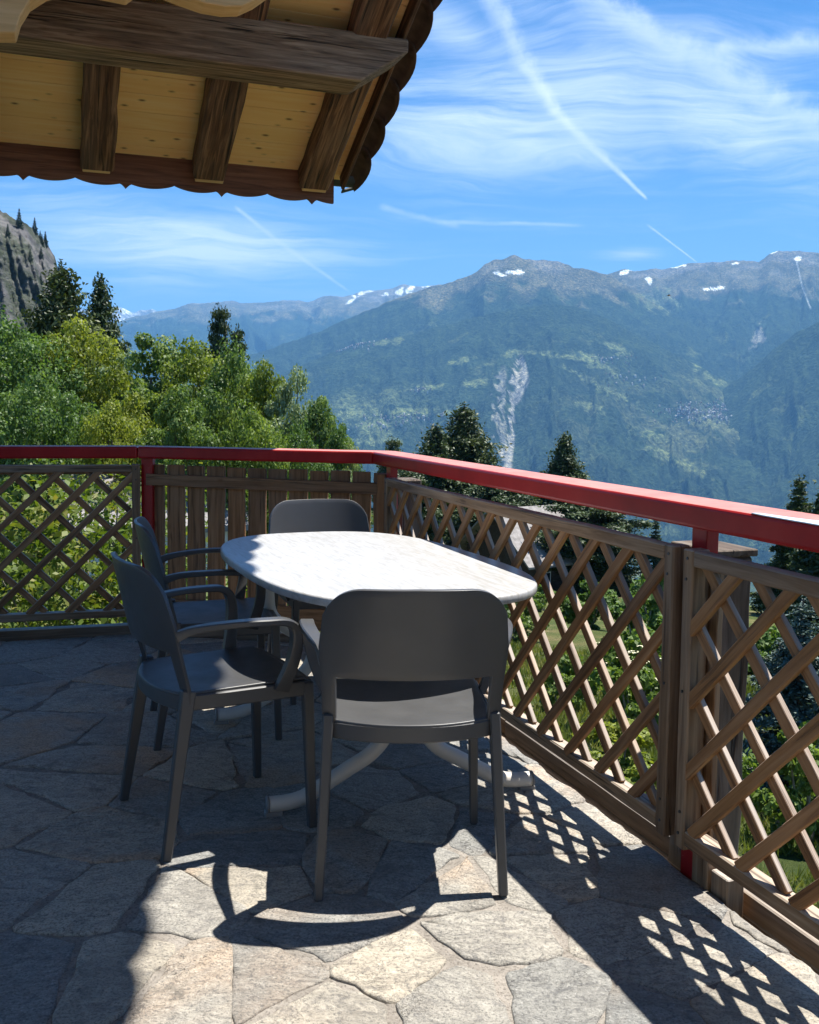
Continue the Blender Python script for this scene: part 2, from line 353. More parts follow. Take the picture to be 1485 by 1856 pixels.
def mesh_np(name, V, faces):
    """V (n,3); faces: (m,k) int array of equal-sized polygons"""
    me = bpy.data.meshes.new(name); V = np.asarray(V, np.float32); faces = np.asarray(faces, np.int32)
    me.vertices.add(len(V)); me.vertices.foreach_set('co', V.ravel())
    k = faces.shape[1]; me.loops.add(faces.size); me.loops.foreach_set('vertex_index', faces.ravel())
    me.polygons.add(len(faces)); me.polygons.foreach_set('loop_start', np.arange(0, faces.size, k, dtype=np.int32))
    me.update(calc_edges=True); return me
def mesh_py(name, V, Fs):
    me = bpy.data.meshes.new(name); me.from_pydata([tuple(v) for v in V], [], Fs); me.update(); return me
def bevel(o, w=.003, seg=2):
    b = o.modifiers.new('bevel', 'BEVEL'); b.width = w; b.segments = seg; b.limit_method = 'ANGLE'; return o
CUBE_F = [(0, 1, 3, 2), (4, 6, 7, 5), (0, 4, 5, 1), (2, 3, 7, 6), (0, 2, 6, 4), (1, 5, 7, 3)]
def bar(name, p0, p1, wid, thk, up, mat, parent=None, bev=.003, wid1=None, thk1=None, wob=0.0):
    """straight piece from p0 to p1; local X along it; 'up' = direction of its thickness axis (local Z); wid along local Y"""
    p0 = Vector(p0); p1 = Vector(p1); x = (p1 - p0); L = x.length; x.normalize()
    z = Vector(up); z = (z - x * z.dot(x)).normalized(); y = z.cross(x)
    w1 = wid if wid1 is None else wid1; t1 = thk if thk1 is None else thk1
    n = 2 if wob == 0 else max(4, int(L / .14) + 1)
    V = []; Fs = []
    ph = random.random() * 9
    for i in range(n):
        f = i / (n - 1); a = (wid + (w1 - wid) * f) / 2; b = (thk + (t1 - thk) * f) / 2
        oy = wob * math.sin(ph + f * L * 3.1) + wob * .5 * random.uniform(-1, 1) * (0 < i < n - 1); oz = wob * .6 * math.cos(ph * 2 + f * L * 2.3)
        ww = 1 + (random.uniform(-.06, .06) if wob else 0)
        for sy, sz in ((-1, -1), (1, -1), (1, 1), (-1, 1)): V.append((-L / 2 + L * f, sy * a * ww + oy, sz * b + oz))
    for i in range(n - 1):
        for k in range(4):
            Fs.append((4 * i + k, 4 * i + 4 + k, 4 * i + 4 + (k + 1) % 4, 4 * i + (k + 1) % 4))
    Fs.append((0, 1, 2, 3)); Fs.append((4 * n - 1, 4 * n - 2, 4 * n - 3, 4 * n - 4))
    me = mesh_py(name, V, [f[::-1] for f in Fs])
    mw = Matrix((x, y, z)).transposed().to_4x4(); mw.translation = (p0 + p1) / 2
    o = link(name, me, mat, parent, mw)
    if bev: bevel(o, bev, 1)
    return o
def prism(name, poly, z0, z1, mat, parent=None, bev=0.0):
    """vertical extrusion of a plan polygon (counter-clockwise)"""
    c = np.mean(np.array(poly), axis=0); n = len(poly)
    V = [(x - c[0], y - c[1], z - (z0 + z1) / 2) for z in (z0, z1) for x, y in poly]
    Fs = [tuple(range(n))[::-1], tuple(range(n, 2 * n))] + [(i, (i + 1) % n, n + (i + 1) % n, n + i) for i in range(n)]
    o = link(name, mesh_py(name, V, Fs), mat, parent, Matrix.Translation((c[0], c[1], (z0 + z1) / 2)))
    if bev: bevel(o, bev, 3)
    return o
def sweep(name, path, widths, thicks, side, mat, parent=None, mw=None, round_=False, seg=10, closed=False, caps=True):
    """ribbon or tube along a path; widths along 'side', thickness across"""
    P_ = [Vector(p) for p in path]; n = len(P_); V = []; Fs = []
    for i in range(n):
        a = P_[(i - 1) % n] if (closed or i > 0) else P_[i]; b = P_[(i + 1) % n] if (closed or i < n - 1) else P_[i]
        t = (b - a).normalized(); s = Vector(side(i) if callable(side) else side); s = (s - t * s.dot(t)).normalized(); u = t.cross(s)
        w = widths[i] / 2 if hasattr(widths, '__len__') else widths / 2; h = thicks[i] / 2 if hasattr(thicks, '__len__') else thicks / 2
        if round_: ring = [(math.cos(2 * math.pi * k / seg), math.sin(2 * math.pi * k / seg)) for k in range(seg)]
        else: ring = [(-1, -.62), (-.84, -1), (.84, -1), (1, -.62), (1, .62), (.84, 1), (-.84, 1), (-1, .62)]
        for cx, cy in ring: V.append(P_[i] + s * w * cx + u * h * cy)
    m = len(ring); rr = n if closed else n - 1
    for i in range(rr):
        for k in range(m):
            j = (i + 1) % n; Fs.append((m * i + k, m * i + (k + 1) % m, m * j + (k + 1) % m, m * j + k))
    if not closed and caps: Fs.append(tuple(range(m))[::-1]); Fs.append(tuple(range(m * (n - 1), m * n)))
    me = mesh_py(name, V, Fs); o = link(name, me, mat, parent, mw, smooth=True)
    if not round_: me.set_sharp_from_angle(angle=R(24))
    return o
def smooth_path(pts, sub=5):
    """Catmull-Rom through points of any dimension"""
    pts = np.array(pts, float); n = len(pts); o = []
    for i in range(n - 1):
        p0 = pts[max(i - 1, 0)]; p1 = pts[i]; p2 = pts[i + 1]; p3 = pts[min(i + 2, n - 1)]
        for k in range(sub):
            t = k / sub
            o.append(.5 * ((2 * p1) + (-p0 + p2) * t + (2 * p0 - 5 * p1 + 4 * p2 - p3) * t * t + (-p0 + 3 * p1 - 3 * p2 + p3) * t ** 3))
    o.append(pts[-1]); return np.array(o)
def copy_tree(o, parent=None):
    c = o.copy(); COL.objects.link(c)
    if parent is not None:
        c.parent = parent; c.matrix_parent_inverse = o.matrix_parent_inverse.copy()
    for ch in list(o.children): copy_tree(ch, c)
    return c

# ------------------------------------------------------------------ noise
_perm = rng.permutation(512)
def _h(i, j, s): return _perm[(_perm[(i + s * 17) & 511] + j) & 511]
def pnoise(x, y, s=0):
    xi = np.floor(x).astype(int); yi = np.floor(y).astype(int); xf = x - xi; yf = y - yi
    u = xf * xf * xf * (xf * (xf * 6 - 15) + 10); v = yf * yf * yf * (yf * (yf * 6 - 15) + 10)
    def g(i, j, dx, dy):
        a = _h(i, j, s) / 512.0 * 2 * np.pi; return np.cos(a) * dx + np.sin(a) * dy
    n00 = g(xi, yi, xf, yf); n10 = g(xi + 1, yi, xf - 1, yf); n01 = g(xi, yi + 1, xf, yf - 1); n11 = g(xi + 1, yi + 1, xf - 1, yf - 1)
    return (n00 * (1 - u) + n10 * u) * (1 - v) + (n01 * (1 - u) + n11 * u) * v
def fbm(x, y, o=5, s=0, gain=.5):
    r = 0; a = 1.0; f = 1.0
    for k in range(o): r = r + a * pnoise(x * f, y * f, s + k); a *= gain; f *= 2.03
    return r
def ridged(x, y, o=5, s=0, gain=.5):
    r = 0; a = 1.0; f = 1.0
    for k in range(o): r = r + a * (1 - 2.2 * np.abs(pnoise(x * f, y * f, s + k))); a *= gain; f *= 2.03
    return r

# ================================================================== STRUCTURE
# ---- plan of the terrace (metres, camera above the origin, +Y = straight ahead)
M0 = np.array([-1.483, 5.448]); M1 = np.array([-.113, 5.211])
dR = np.array([.342, -.940])                       # along the right fence, towards the viewer
nR = np.array([.940, .342])                        # outwards
dL = np.array([-.9627, -.2706]); nL = np.array([-.2706, .9627])
dM = (M1 - M0) / np.linalg.norm(M1 - M0); nM = np.array([-dM[1], dM[0]])
PR0 = np.array([.589, 3.191])
def PR(s, n=0.0): return PR0 - dR * s + nR * n     # s grows away from the viewer
Rend = M1 + dR * 8.6; Lend = M0 + dL * 3.2
def isect(p, d, q, e):
    A = np.array([[d[0], -e[0]], [d[1], -e[1]]]); t = np.linalg.solve(A, q - p); return p + d * t[0]
def offset_line(o):
    """the fence line moved outwards by o, mitred at its corners"""
    a = Lend + nL * o; b = isect(M0 + nL * o, dL, M0 + nM * o, dM); c = isect(M0 + nM * o, dM, PR0 + nR * o, dR); d = Rend + nR * o
    return [a, b, c, d]
_fo = offset_line(.06); _fi = offset_line(.004); _fr = [PR0 + nR * .004]
floor_poly = [_fo[0], _fo[1], isect(M0 + nM * .06, dM, PR0 + nR * .004, dR), Rend + nR * .004] + [np.array([1.6, -3.0]), np.array([-5.0, -3.0])]
floor_poly = [tuple(p) for p in floor_poly][::-1]
fo = prism('terrace_floor', floor_poly, -.34, -.004, M['mortar']); tag(fo, kind='structure', label='mortar bed under the flagstone floor of the terrace')
wallp = [tuple(p) for p in (offset_line(.035) + [np.array([1.5, -2.9]), np.array([-4.9, -2.9])])][::-1]
tw = prism('terrace_wall', wallp, -4.2, -.342, M['render']); tag(tw, 'white rendered base wall carrying the terrace floor', 'wall')

# ---- flagstones (children of the floor)
px_seeds = [(70, 1322), (205, 1375), (250, 1330), (135, 1432), (30, 1470), (195, 1505), (165, 1632), (35, 1610), (215, 1760), (30, 1770), (330, 1640), (455, 1590), (350, 1780),
    (492, 1768), (590, 1690), (700, 1760), (600, 1840), (905, 1690), (1020, 1810), (845, 1610), (730, 1570), (990, 1580), (1125, 1690), (1235, 1760), (1170, 1590), (1085, 1480), (655, 1430), (770, 1490),
    (565, 1460), (440, 1470), (375, 1400), (300, 1445), (460, 1550), (640, 1560), (420, 1290), (340, 1262), (150, 1262), (40, 1258), (235, 1222), (110, 1208), (20, 1226), (180, 1186), (60, 1180),
    (830, 1400), (905, 1440), (960, 1520), (760, 1360), (560, 1350), (640, 1330), (480, 1390), (870, 1500), (820, 1820), (1340, 1820), (1180, 1850), (930, 1600), (1000, 1440), (560, 1240), (650, 1250), (500, 1300), (430, 1230), (330, 1200), (420, 1180)]
seeds = [np.array(at_floor(*p)) for p in px_seeds]
tries = 0
while tries < 6000:
    tries += 1
    p = np.array([random.uniform(-4.2, 2.6), random.uniform(.55, 5.6)])
    if min(np.hypot(*(p - q)) for q in seeds) > .40: seeds.append(p)
def clip(poly, q, n):
    o = []
    for i in range(len(poly)):
        a, b = poly[i], poly[(i + 1) % len(poly)]; da = (a - q) @ n; db = (b - q) @ n
        if da <= 0: o.append(a)
        if (da < 0) != (db < 0): o.append(a + (b - a) * (da / (da - db)))
    return o
inner = offset_line(-.004)
def cell(i):
    c = seeds[i]; poly = [c + np.array(v) for v in ((-1, -1), (1, -1), (1, 1), (-1, 1))]
    w = random.uniform(.003, .010)
    for j, q in enumerate(seeds):
        if j == i: continue
        d = q - c; L = np.hypot(*d)
        if L > 1.8: continue
        d = d / L; poly = clip(poly, c + d * (L / 2 - w), d)
        if len(poly) < 3: return None
    for q, n, oo in ((M0, nL, .02), (M0, nM, .02), (PR0, nR, .012)):
        poly = clip(poly, q + n * oo, n)
        if len(poly) < 3: return None
    return poly
nst = 0
for i in range(len(seeds)):
    poly = cell(i)
    if poly is None: continue
    ctr = np.mean(poly, axis=0)
    if len(poly) < 3 or ctr[1] < .7: continue
    # cut corners and roughen the outline
    pts = []
    for k in range(len(poly)):
        a, b, c = poly[k - 1], poly[k], poly[(k + 1) % len(poly)]
        r = random.uniform(.16, .34)
        pts += [b + (a - b) * min(r, .012 / max(np.hypot(*(a - b)), .02)), b + (c - b) * min(r, .012 / max(np.hypot(*(c - b)), .02))]
    fine = []
    for k in range(len(pts)):
        a, b = pts[k], pts[(k + 1) % len(pts)]; L = np.hypot(*(b - a)); m = max(1, int(L / .035))
        nn = np.array([-(b - a)[1], (b - a)[0]]) / max(L, 1e-6)
        for q in range(m):
            p = a + (b - a) * q / m; s_ = fbm(np.array([p[0] * 6.0]), np.array([p[1] * 6.0]), 4, 3, .6)[0]
            fine.append(p + nn * s_ * .026)
    poly = np.array(fine)
    tilt = np.array([random.uniform(-1, 1), random.uniform(-1, 1)]) * .005; z0 = random.uniform(-.002, .003)
    n = len(poly); V = []
    for ins, z in ((0, -.03), (.0, -.003), (.003, 0.0), (.012, .0008)):
        for p in poly:
            d = ctr - p; L = np.hypot(*d); q = p + d / max(L, 1e-6) * min(ins, L * .4); rel = q - ctr
            V.append((rel[0], rel[1], z + z0 + rel @ tilt if z > -.02 else -.03))
    V.append((0, 0, .001 + z0)); Fs = []
    for r_ in range(3):
        for k in range(n): Fs.append((n * r_ + k, n * r_ + (k + 1) % n, n * r_ + n + (k + 1) % n, n * r_ + n + k))
    for k in range(n): Fs.append((3 * n + k, 3 * n + (k + 1) % n, 4 * n))
    # make sure it is counter-clockwise
    ar = .5 * sum(poly[k][0] * poly[(k + 1) % n][1] - poly[(k + 1) % n][0] * poly[k][1] for k in range(n))
    if ar < 0: Fs = [f[::-1] for f in Fs]
    ang = random.uniform(-.35, .35)
    mw = Matrix.Translation((ctr[0], ctr[1], 0)) @ Matrix.Rotation(ang, 4, 'Z')
    Rm = Matrix.Rotation(-ang, 3, 'Z'); V = [Rm @ Vector(v) for v in V]
    link('flagstone', mesh_py('flagstone', V, Fs), M['stone'], fo, mw, smooth=True); nst += 1

# ---- kerb boards along the fence foot
def P3(p, z): return (p[0], p[1], z)
def kerb_group(label, p, q, rows, n_off, group):
    root = empty('kerb', P3((p + q) / 2, 0), label, 'kerb', group)
    for (za, zb, dep, off) in rows:
        L = np.hypot(*(q - p)); m = max(1, int(round(L / 1.25))); d = (q - p) / L
        for k in range(m):
            a = p + d * (L * k / m + .002); b = p + d * (L * (k + 1) / m - .002); o = n_off * (off + dep / 2)
            bar('kerb_board', P3(a + o, (za + zb) / 2), P3(b + o, (za + zb) / 2), dep, zb - za, (0, 0, 1), M['kerb'], root, .004, wob=.0016)
    return root
kerb_group('brown double kerb beam under the long right hand lattice panel', PR(-.45, .10), PR(2.12, .10), ((-.135, -.064, .06, .0), (-.060, .006, .055, .012)), nR, 'timber kerbs at the foot of the fence')
kerb_group('brown kerb beam under the nearest lattice panel on the right', PR(-.60, .10), PR(-3.2, .10), ((-.135, -.064, .06, .006), (-.060, .006, .055, .0)), nR, 'timber kerbs at the foot of the fence')
kerb_group('low brown kerb beam under the dark lattice on the left', M0 + dL * .03, M0 + dL * 2.9, ((-.012, .058, .06, .0),), nL, 'timber kerbs at the foot of the fence')
kerb_group('low brown kerb beam under the upright board fence', M0 + dM * .03, M1 - dM * .03, ((-.012, .050, .06, .0),), nM, 'timber kerbs at the foot of the fence')

# ---- lattice panels
SCREW = mesh_py('screw', [(.0042 * math.cos(k * math.pi / 5), .0042 * math.sin(k * math.pi / 5), z) for z in (-.002, .002) for k in range(10)], [tuple(range(10))[::-1], tuple(range(10, 20))] + [(k, (k + 1) % 10, 10 + (k + 1) % 10, 10 + k) for k in range(10)])
SCREW.materials.append(M['metal_dark'])
def lattice(label, base, d, n, L, z0, z1, phase, mat, fmat, group, pit=.194):
    """base: plan point at the panel's left end (seen from the terrace); d: unit plan direction to the right; n: outwards"""
    root = empty('lattice_panel', P3(base + d * L / 2, z0), label, 'lattice fence', group)
    def Q(a, z, o): p = base + d * a + n * o; return (p[0], p[1], z)
    up = (0, 0, 1); nn = (n[0], n[1], 0); sw = .044; rh = .042
    # stiles and rails
    for a in (sw / 2, L - sw / 2): bar('stile', Q(a, z0 - .014, .028), Q(a, z1, .028), sw, .056, nn, fmat, root, .004, wob=.001)
    bar('top_rail', Q(sw, z1 - rh / 2 - .001, .020), Q(L - sw, z1 - rh / 2 - .001, .020), rh, .038, nn, fmat, root, .004, wob=.001)
    bar('back_top_rail', Q(sw, z1 - rh / 2 - .012, .048), Q(L - sw, z1 - rh / 2 - .012, .048), rh, .014, nn, mat, root, .003)
    bar('bottom_rail', Q(sw, z0 + rh / 2, .027), Q(L - sw, z0 + rh / 2, .027), rh, .050, nn, fmat, root, .004, wob=.001)
    for a in (sw / 2, L - sw / 2):
        for zf in (.035, .11, .52, .90, .97):
            scw = link('screw', SCREW, None, root, Matrix.Translation(Q(a + random.uniform(-.004, .004), z0 + (z1 - z0) * zf, -.0006)) @ Matrix.Rotation(math.atan2(n[1], n[0]), 4, 'Z') @ Matrix.Rotation(math.pi / 2, 4, 'Y'))
    zb = z0 + rh - .006; zt = z1 - .02; a0 = .022; a1 = L - .022; pitch = pit
    for layer in (0, 1):
        k = -12
        off = .011 if layer == 0 else .0280
        while k < 40:
            c = phase[layer] + k * pitch; k += 1       # the slat crosses z=zb at a=c
            if layer == 0: f = lambda a: zb + (a - c); g = lambda z: c + (z - zb)
            else: f = lambda a: zb - (a - c); g = lambda z: c - (z - zb)
            pts = []
            lo, hi = sorted((g(zb), g(zt))); lo = max(lo, a0); hi = min(hi, a1)
            if hi - lo < .05: continue
            j = random.uniform(-.004, .004)
            bar('slat', Q(lo, f(lo) + j, off), Q(hi, f(hi) + j, off), .034 * random.uniform(.94, 1.06), .0160, nn, mat, root, .0018, wob=.0018)
    return root
GL = 'wooden lattice panels of the terrace fence'
# s coordinate: left end (far) = 2.10, right end = -.455
lattice('long brown lattice panel beside the table in the right hand fence', PR(1.962, -.050), dR, nR, 2.486, .122, .927, (.167, .087), M['lattice'], M['frame'], GL)
lattice('nearest lattice panel at the right picture edge in front of the timber pillar', PR(-.567, -.050), dR, nR, 2.486, .122, .927, (.066, .025), M['lattice_warm'], M['frame'], GL)
lattice('dark shaded lattice panel at the left picture edge', M0 + dL * 2.55 - nL * .02, -dL, nL, 2.55, .105, .950, (.17, .06), M['lattice'], M['frame'], GL, .199)

# ---- upright board fence between the corners
bf = empty('board_fence', P3((M0 + M1) / 2, .06), 'brown fence of upright boards with narrow gaps behind the far chair', 'board fence')
Lm = np.hypot(*(M1 - M0)); k = 0; a = .075
while a < Lm - .03:
    w = .102 if k else .10
    p = M0 + dM * a + nM * .045
    bar('board', P3(p, .085), P3(p, .952 - .014 * a + random.uniform(-.004, .004)), w * random.uniform(.96, 1.02), .02, (nM[0], nM[1], 0), M['board'], bf, .002, wob=.0012)
    a += .1165; k += 1
for (za, zb, nm) in ((.836, .898, 'top_rail'), (.085, .205, 'bottom_rail')):
    bar(nm, P3(M0 + dM * .03 + nM * .02, (za + zb) / 2), P3(M1 - dM * .05 + nM * .02, (za + zb) / 2 - .018), .028 if False else zb - za, .028, (nM[0], nM[1], 0), M['board'], bf, .003, wob=.001)
bar('end_post', P3(M1 - dM * .03 + nM * .02, .0), P3(M1 - dM * .03 + nM * .02, .93), .055, .05, (nM[0], nM[1], 0), M['board'], bf, .003)

# ---- red handrail and its posts
hr = empty('handrail', P3(M1, .985), 'long red painted handrail cap running along the top of the whole fence', 'handrail')
zi, zo = offset_line(-.062), offset_line(.095)
for k, nm in ((0, 0), (1, 1), (2, 2)):
    poly = [tuple(zi[k]), tuple(zo[k]), tuple(zo[k + 1]), tuple(zi[k + 1])]
    ar = .5 * sum(poly[i][0] * poly[(i + 1) % 4][1] - poly[(i + 1) % 4][0] * poly[i][1] for i in range(4))
    if ar < 0: poly = poly[::-1]
    prism('rail_section', poly, .985, 1.050, M['red'], hr, bev=.011)
for p, n_, zz in ((PR(-.54, .040), nR, -.16), (PR(2.10, .040), nR, .0), (M0 + dM * .035 + nM * .03, nM, -.01), (PR(-2.6, .040), nR, .90), (M0 + dL * 2.6 + nL * .13, nL, -.2)):
    bar('post', P3(p, zz), P3(p, .9845), .066, .040, (n_[0], n_[1], 0), M['red'], hr, .002)
chip = [(0, .012), (.05, .004), (.16, .0), (.28, -.004), (.30, .06), (.26, .082), (.20, .084), (.16, .05), (.11, .04), (.05, .034), (.01, .03)]
cp = PR(-.83, -.058); poly = [tuple(cp + dR * a + nR * b) for a, b in chip]
prism('bare_patch', poly, 1.049, 1.0512, M['chip'], hr)

# ---- timber pillars standing outside the fence
tp = empty('timber_pillar', P3(PR(-.55, .23), -4), 'massive cracked timber pillar standing behind the nearest lattice panel', 'pillar')
bar('shaft', P3(PR(-.415, .165), -4.0), P3(PR(-.415, .165), .885), .19, .12, (nR[0], nR[1], 0), M['pillar'], tp, .008, wob=.002)
bar('cap_board', P3(PR(-.315, .16), .897), P3(PR(-.522, .16), .897), .15, .020, (0, 0, 1), M['pillar'], tp, .003)
tp2 = empty('timber_pillar', P3(PR(2.08, .16), -4), 'grey weathered timber pillar behind the far corner of the lattice', 'pillar')
bar('shaft', P3(PR(2.22, .165), -4.0), P3(PR(2.22, .165), .900), .16, .12, (nR[0], nR[1], 0), M['pillar'], tp2, .008, wob=.003)
bar('facing_board', P3(PR(-.610, .022), .09), P3(PR(-.610, .022), .875), .062, .018, (nR[0], nR[1], 0), M['frame'], tp, .002, wob=.001)
bar('foot_block', P3(PR(-.60, .04), -.10), P3(PR(-.60, .04), .08), .07, .05, (nR[0], nR[1], 0), M['frame'], tp, .003)
bar('foot_block', P3(PR(-.675, .05), -.10), P3(PR(-.675, .05), .06), .07, .055, (nR[0], nR[1], 0), M['frame'], tp, .003)

# ---- roof (parallel to the right fence, falling away from the viewer)
ph = R(26.0); e3 = Vector((.940, .342, 0)); s3v = Vector((.342 * math.cos(ph), -.940 * math.cos(ph), math.sin(ph))); n3 = e3.cross(s3v).normalized()
if n3.z < 0: n3 = -n3
C3 = Vector((-.516, 6.565, 2.60)); T3 = C3 + Vector((0, 0, .18))
def RP(e, s, n=0.0): return T3 + e3 * e + s3v * s + n3 * n
roof = empty('chalet_roof', T3, 'overhanging tiled chalet roof with pine soffit and old dark rafters at the top left', 'roof')
SMAX = 7.6; EL = -7.2; EV = .07
# rafters
for k in range(11):
    e0 = -.145 - k * .664
    w = .185 if k != 1 else .20
    bar('cut_end', RP(e0 - w / 2 + .014, -.006, -.128), RP(e0 + w / 2 - .014, -.006, -.128), .03, .030, n3, M['carved'], roof, .004)
    o = bar('rafter', RP(e0, .0, -.075), RP(e0, SMAX, -.075), w, .145, n3, M['rafter'], roof, .012, wob=.007)
# soffit boards
s_ = -.06; k = 0
while s_ < SMAX:
    w = .145 if s_ < 2.6 else .40
    bar('soffit_board', RP(EL, s_ + w / 2, .012), RP(EV, s_ + w / 2, .012), w - .0025, .02, n3, M['soffit'], roof, .0015)
    s_ += w; k += 1
# fascia with a scalloped lower edge
V = []; Fs = []; nseg = 620; e_a, e_b = EL, 0.0
for i in range(nseg + 1):
    e = e_a + (e_b - e_a) * i / nseg; u = ((-e - .14) / .58) % 1.0; uu = min(u, 1 - u)
    dz = .022 - .030 * abs(math.sin(2 * math.pi * u)) ** .75
    if uu < .10: dz = min(dz, .022 - .044 * (1 - uu / .10) ** 1.6)
    for off in (0.0, .03):
        for z in (dz, .195):
            q = C3 + e3 * e + Vector((0, 0, z)) + Vector((-.342, .940, 0)) * off; V.append(q - C3)
for i in range(nseg):
    a = 4 * i; b = a + 4
    Fs += [(a, b, b + 1, a + 1), (a + 2, a + 3, b + 3, b + 2), (a, a + 2, b + 2, b), (a + 1, b + 1, b + 3, a + 3)]
Fs += [(0, 1, 3, 2), (4 * nseg, 4 * nseg + 2, 4 * nseg + 3, 4 * nseg + 1)]
fm = mesh_py('fascia_board', V, Fs); Rz = Matrix.Rotation(-R(20), 4, 'Z')   # local X along the eave so that the grain follows
Rl = Matrix.Rotation(math.atan2(.342, .940), 4, 'Z'); fm.transform(Rl.inverted())
link('fascia_board', fm, M['fascia'], roof, Matrix.Translation(C3) @ Rl)
# purlin with chamfered end
def purlin(s0, s1, e_end, zt, zb, name='purlin', cham=.26, rise=.0):
    nf = Vector((.342, -.940, 0)); base = T3 + s3v * s0; base.z = 0; dep = (s1 - s0) * math.cos(ph)
    V = []; 
    prof = [(EL, zb), (e_end - cham, zb), (e_end, zb + (zt - zb) * .72), (e_end, zt), (EL, zt)]
    for off in (0, dep):
        for e, z in prof: V.append(e3 * e + nf * off + Vector((0, 0, z)))
    n = len(prof); Fs = [tuple(range(n)), tuple(range(n, 2 * n))[::-1]] + [(i, n + i, n + (i + 1) % n, (i + 1) % n) for i in range(n)]
    me = mesh_py(name, V, Fs); me.transform(Rl.inverted())
    bm = bmesh.new(); bm.from_mesh(me); bmesh.ops.recalc_face_normals(bm, faces=bm.faces); bm.to_mesh(me); bm.free()
    o = link(name, me, M['beam'], roof, Matrix.Translation(base) @ Rl); bevel(o, .012, 2); return o
purlin(1.06, 1.37, .065, 3.232, 2.985)
purlin(4.0, 4.3, .065, 4.52, 4.27)
# verge: barge board under the tile edge
bar('barge_board', RP(.052, -.02, -.055), RP(.052, SMAX, -.055), .10, .022, e3, M['rafter'], roof, .004)
# tiles: a column of half-round edge tiles along the verge, an eave row, and the field
def tile_mesh():
    V = []; Fs = []; nu, nv = 9, 3
    for side in (0, 1):
        for i in range(nu):
            a = i / (nu - 1)
            for j in range(nv):
                b = j / (nv - 1)
                x = (a - .5) * .26; edge = .0
                z = .045 * math.sin(math.pi * a) + (0.0 if side else .016)
                y = -.05 + b * .42 + (.02 * math.sin(math.pi * a) if j == 0 else 0)
                V.append((x, y, z))
    m = nu * nv
    for i in range(nu - 1):
        for j in range(nv - 1):
            q = (i * nv + j, (i + 1) * nv + j, (i + 1) * nv + j + 1, i * nv + j + 1); Fs.append(q); Fs.append(tuple(x + m for x in q[::-1]))
    for i in range(nu - 1):
        for j in (0, nv - 1):
            a, b = i * nv + j, (i + 1) * nv + j; Fs.append((a, a + m, b + m, b) if j == 0 else (b, b + m, a + m, a))
    for i in (0, nu - 1):
        for j in range(nv - 1):
            a, b = i * nv + j, i * nv + j + 1; Fs.append((a, b, b + m, a + m) if i == 0 else (b, a, a + m, b + m))
    return mesh_py('roof_tile', V, Fs)
tm = tile_mesh(); tm.materials.append(M['tile']); tm.shade_smooth()
Br = Matrix((e3, s3v, n3)).transposed().to_4x4()
def put_tile(e, s, n, tilt=.05, roll=0.0, sc=1.0):
    mw = Matrix.Translation(RP(e, s, n)) @ Br @ Matrix.Rotation(-tilt, 4, 'X') @ Matrix.Rotation(roll, 4, 'Y') @ Matrix.Scale(sc, 4)
    return link('roof_tile', tm, None, roof, mw)
def verge_mesh():
    """edge tile whose outer side bellies out and hangs down over the barge board"""
    V = []; Fs = []; nv = 9; prof = [(-.10, .035), (-.02, .045), (.05, .035), (.085, .0), (.095, -.045)]
    nu = len(prof)
    for side in (0, 1):
        for i, (x, z) in enumerate(prof):
            for j in range(nv):
                b = j / (nv - 1); belly = math.sin(math.pi * min(1, b * 1.02)) ** .8
                x2 = x + (i / (nu - 1)) * .045 * belly; z2 = z - .016 * (1 if side == 0 else 0) - .01 * (1 - b)
                if side == 0: x2 -= .010 * (i >= 3)
                V.append((x2, -.03 + b * .36, z2))
    m = nu * nv
    for i in range(nu - 1):
        for j in range(nv - 1):
            q = (i * nv + j, (i + 1) * nv + j, (i + 1) * nv + j + 1, i * nv + j + 1); Fs.append(tuple(x + m for x in q)); Fs.append(q[::-1])
    for i in range(nu - 1):
        for j in (0, nv - 1):
            a, b = i * nv + j, (i + 1) * nv + j; Fs.append((a, b, b + m, a + m))
    for j in range(nv - 1):
        a, b = (nu - 1) * nv + j, (nu - 1) * nv + j + 1; Fs.append((a, b, b + m, a + m))
    me = mesh_py('verge_tile', V, Fs); bm = bmesh.new(); bm.from_mesh(me); bmesh.ops.recalc_face_normals(bm, faces=bm.faces); bm.to_mesh(me); bm.free()
    return me
vm = verge_mesh(); vm.materials.append(M['tile']); vm.shade_smooth()
s_ = -.10
while s_ < SMAX - .2:
    mw = Matrix.Translation(RP(.085 - (.022 if 2.4 < s_ < 4.3 else 0), s_, .045)) @ Br @ Matrix.Rotation(random.uniform(-.03, .03), 4, 'Z') @ Matrix.Rotation(-.04, 4, 'X')  # tiles out of view are set inwards to shape the roof's shadow edge
    link('verge_tile', vm, None, roof, mw); s_ += .30
for r_ in range(0, 24):
    for c in range(0, 28):
        if r_ < 2 and c < 12: put_tile(-.13 - c * .24, -.12 + r_ * .30, .035)
V = []; Fs = []; nu = 220; rows = 24
for i in range(nu + 1):
    e = -.02 + (EL + .02) * i / nu; z = .04 + .04 * abs(math.sin(math.pi * (e / .24)))
    for s_ in (.44, SMAX): V.append(RP(e, s_, z))
for i in range(nu): Fs.append((2 * i, 2 * i + 1, 2 * i + 3, 2 * i + 2))
o = link('roof_tile_field', mesh_py('roof_tile_field', V, Fs), M['tile'], roof); o['kind'] = 'stuff'
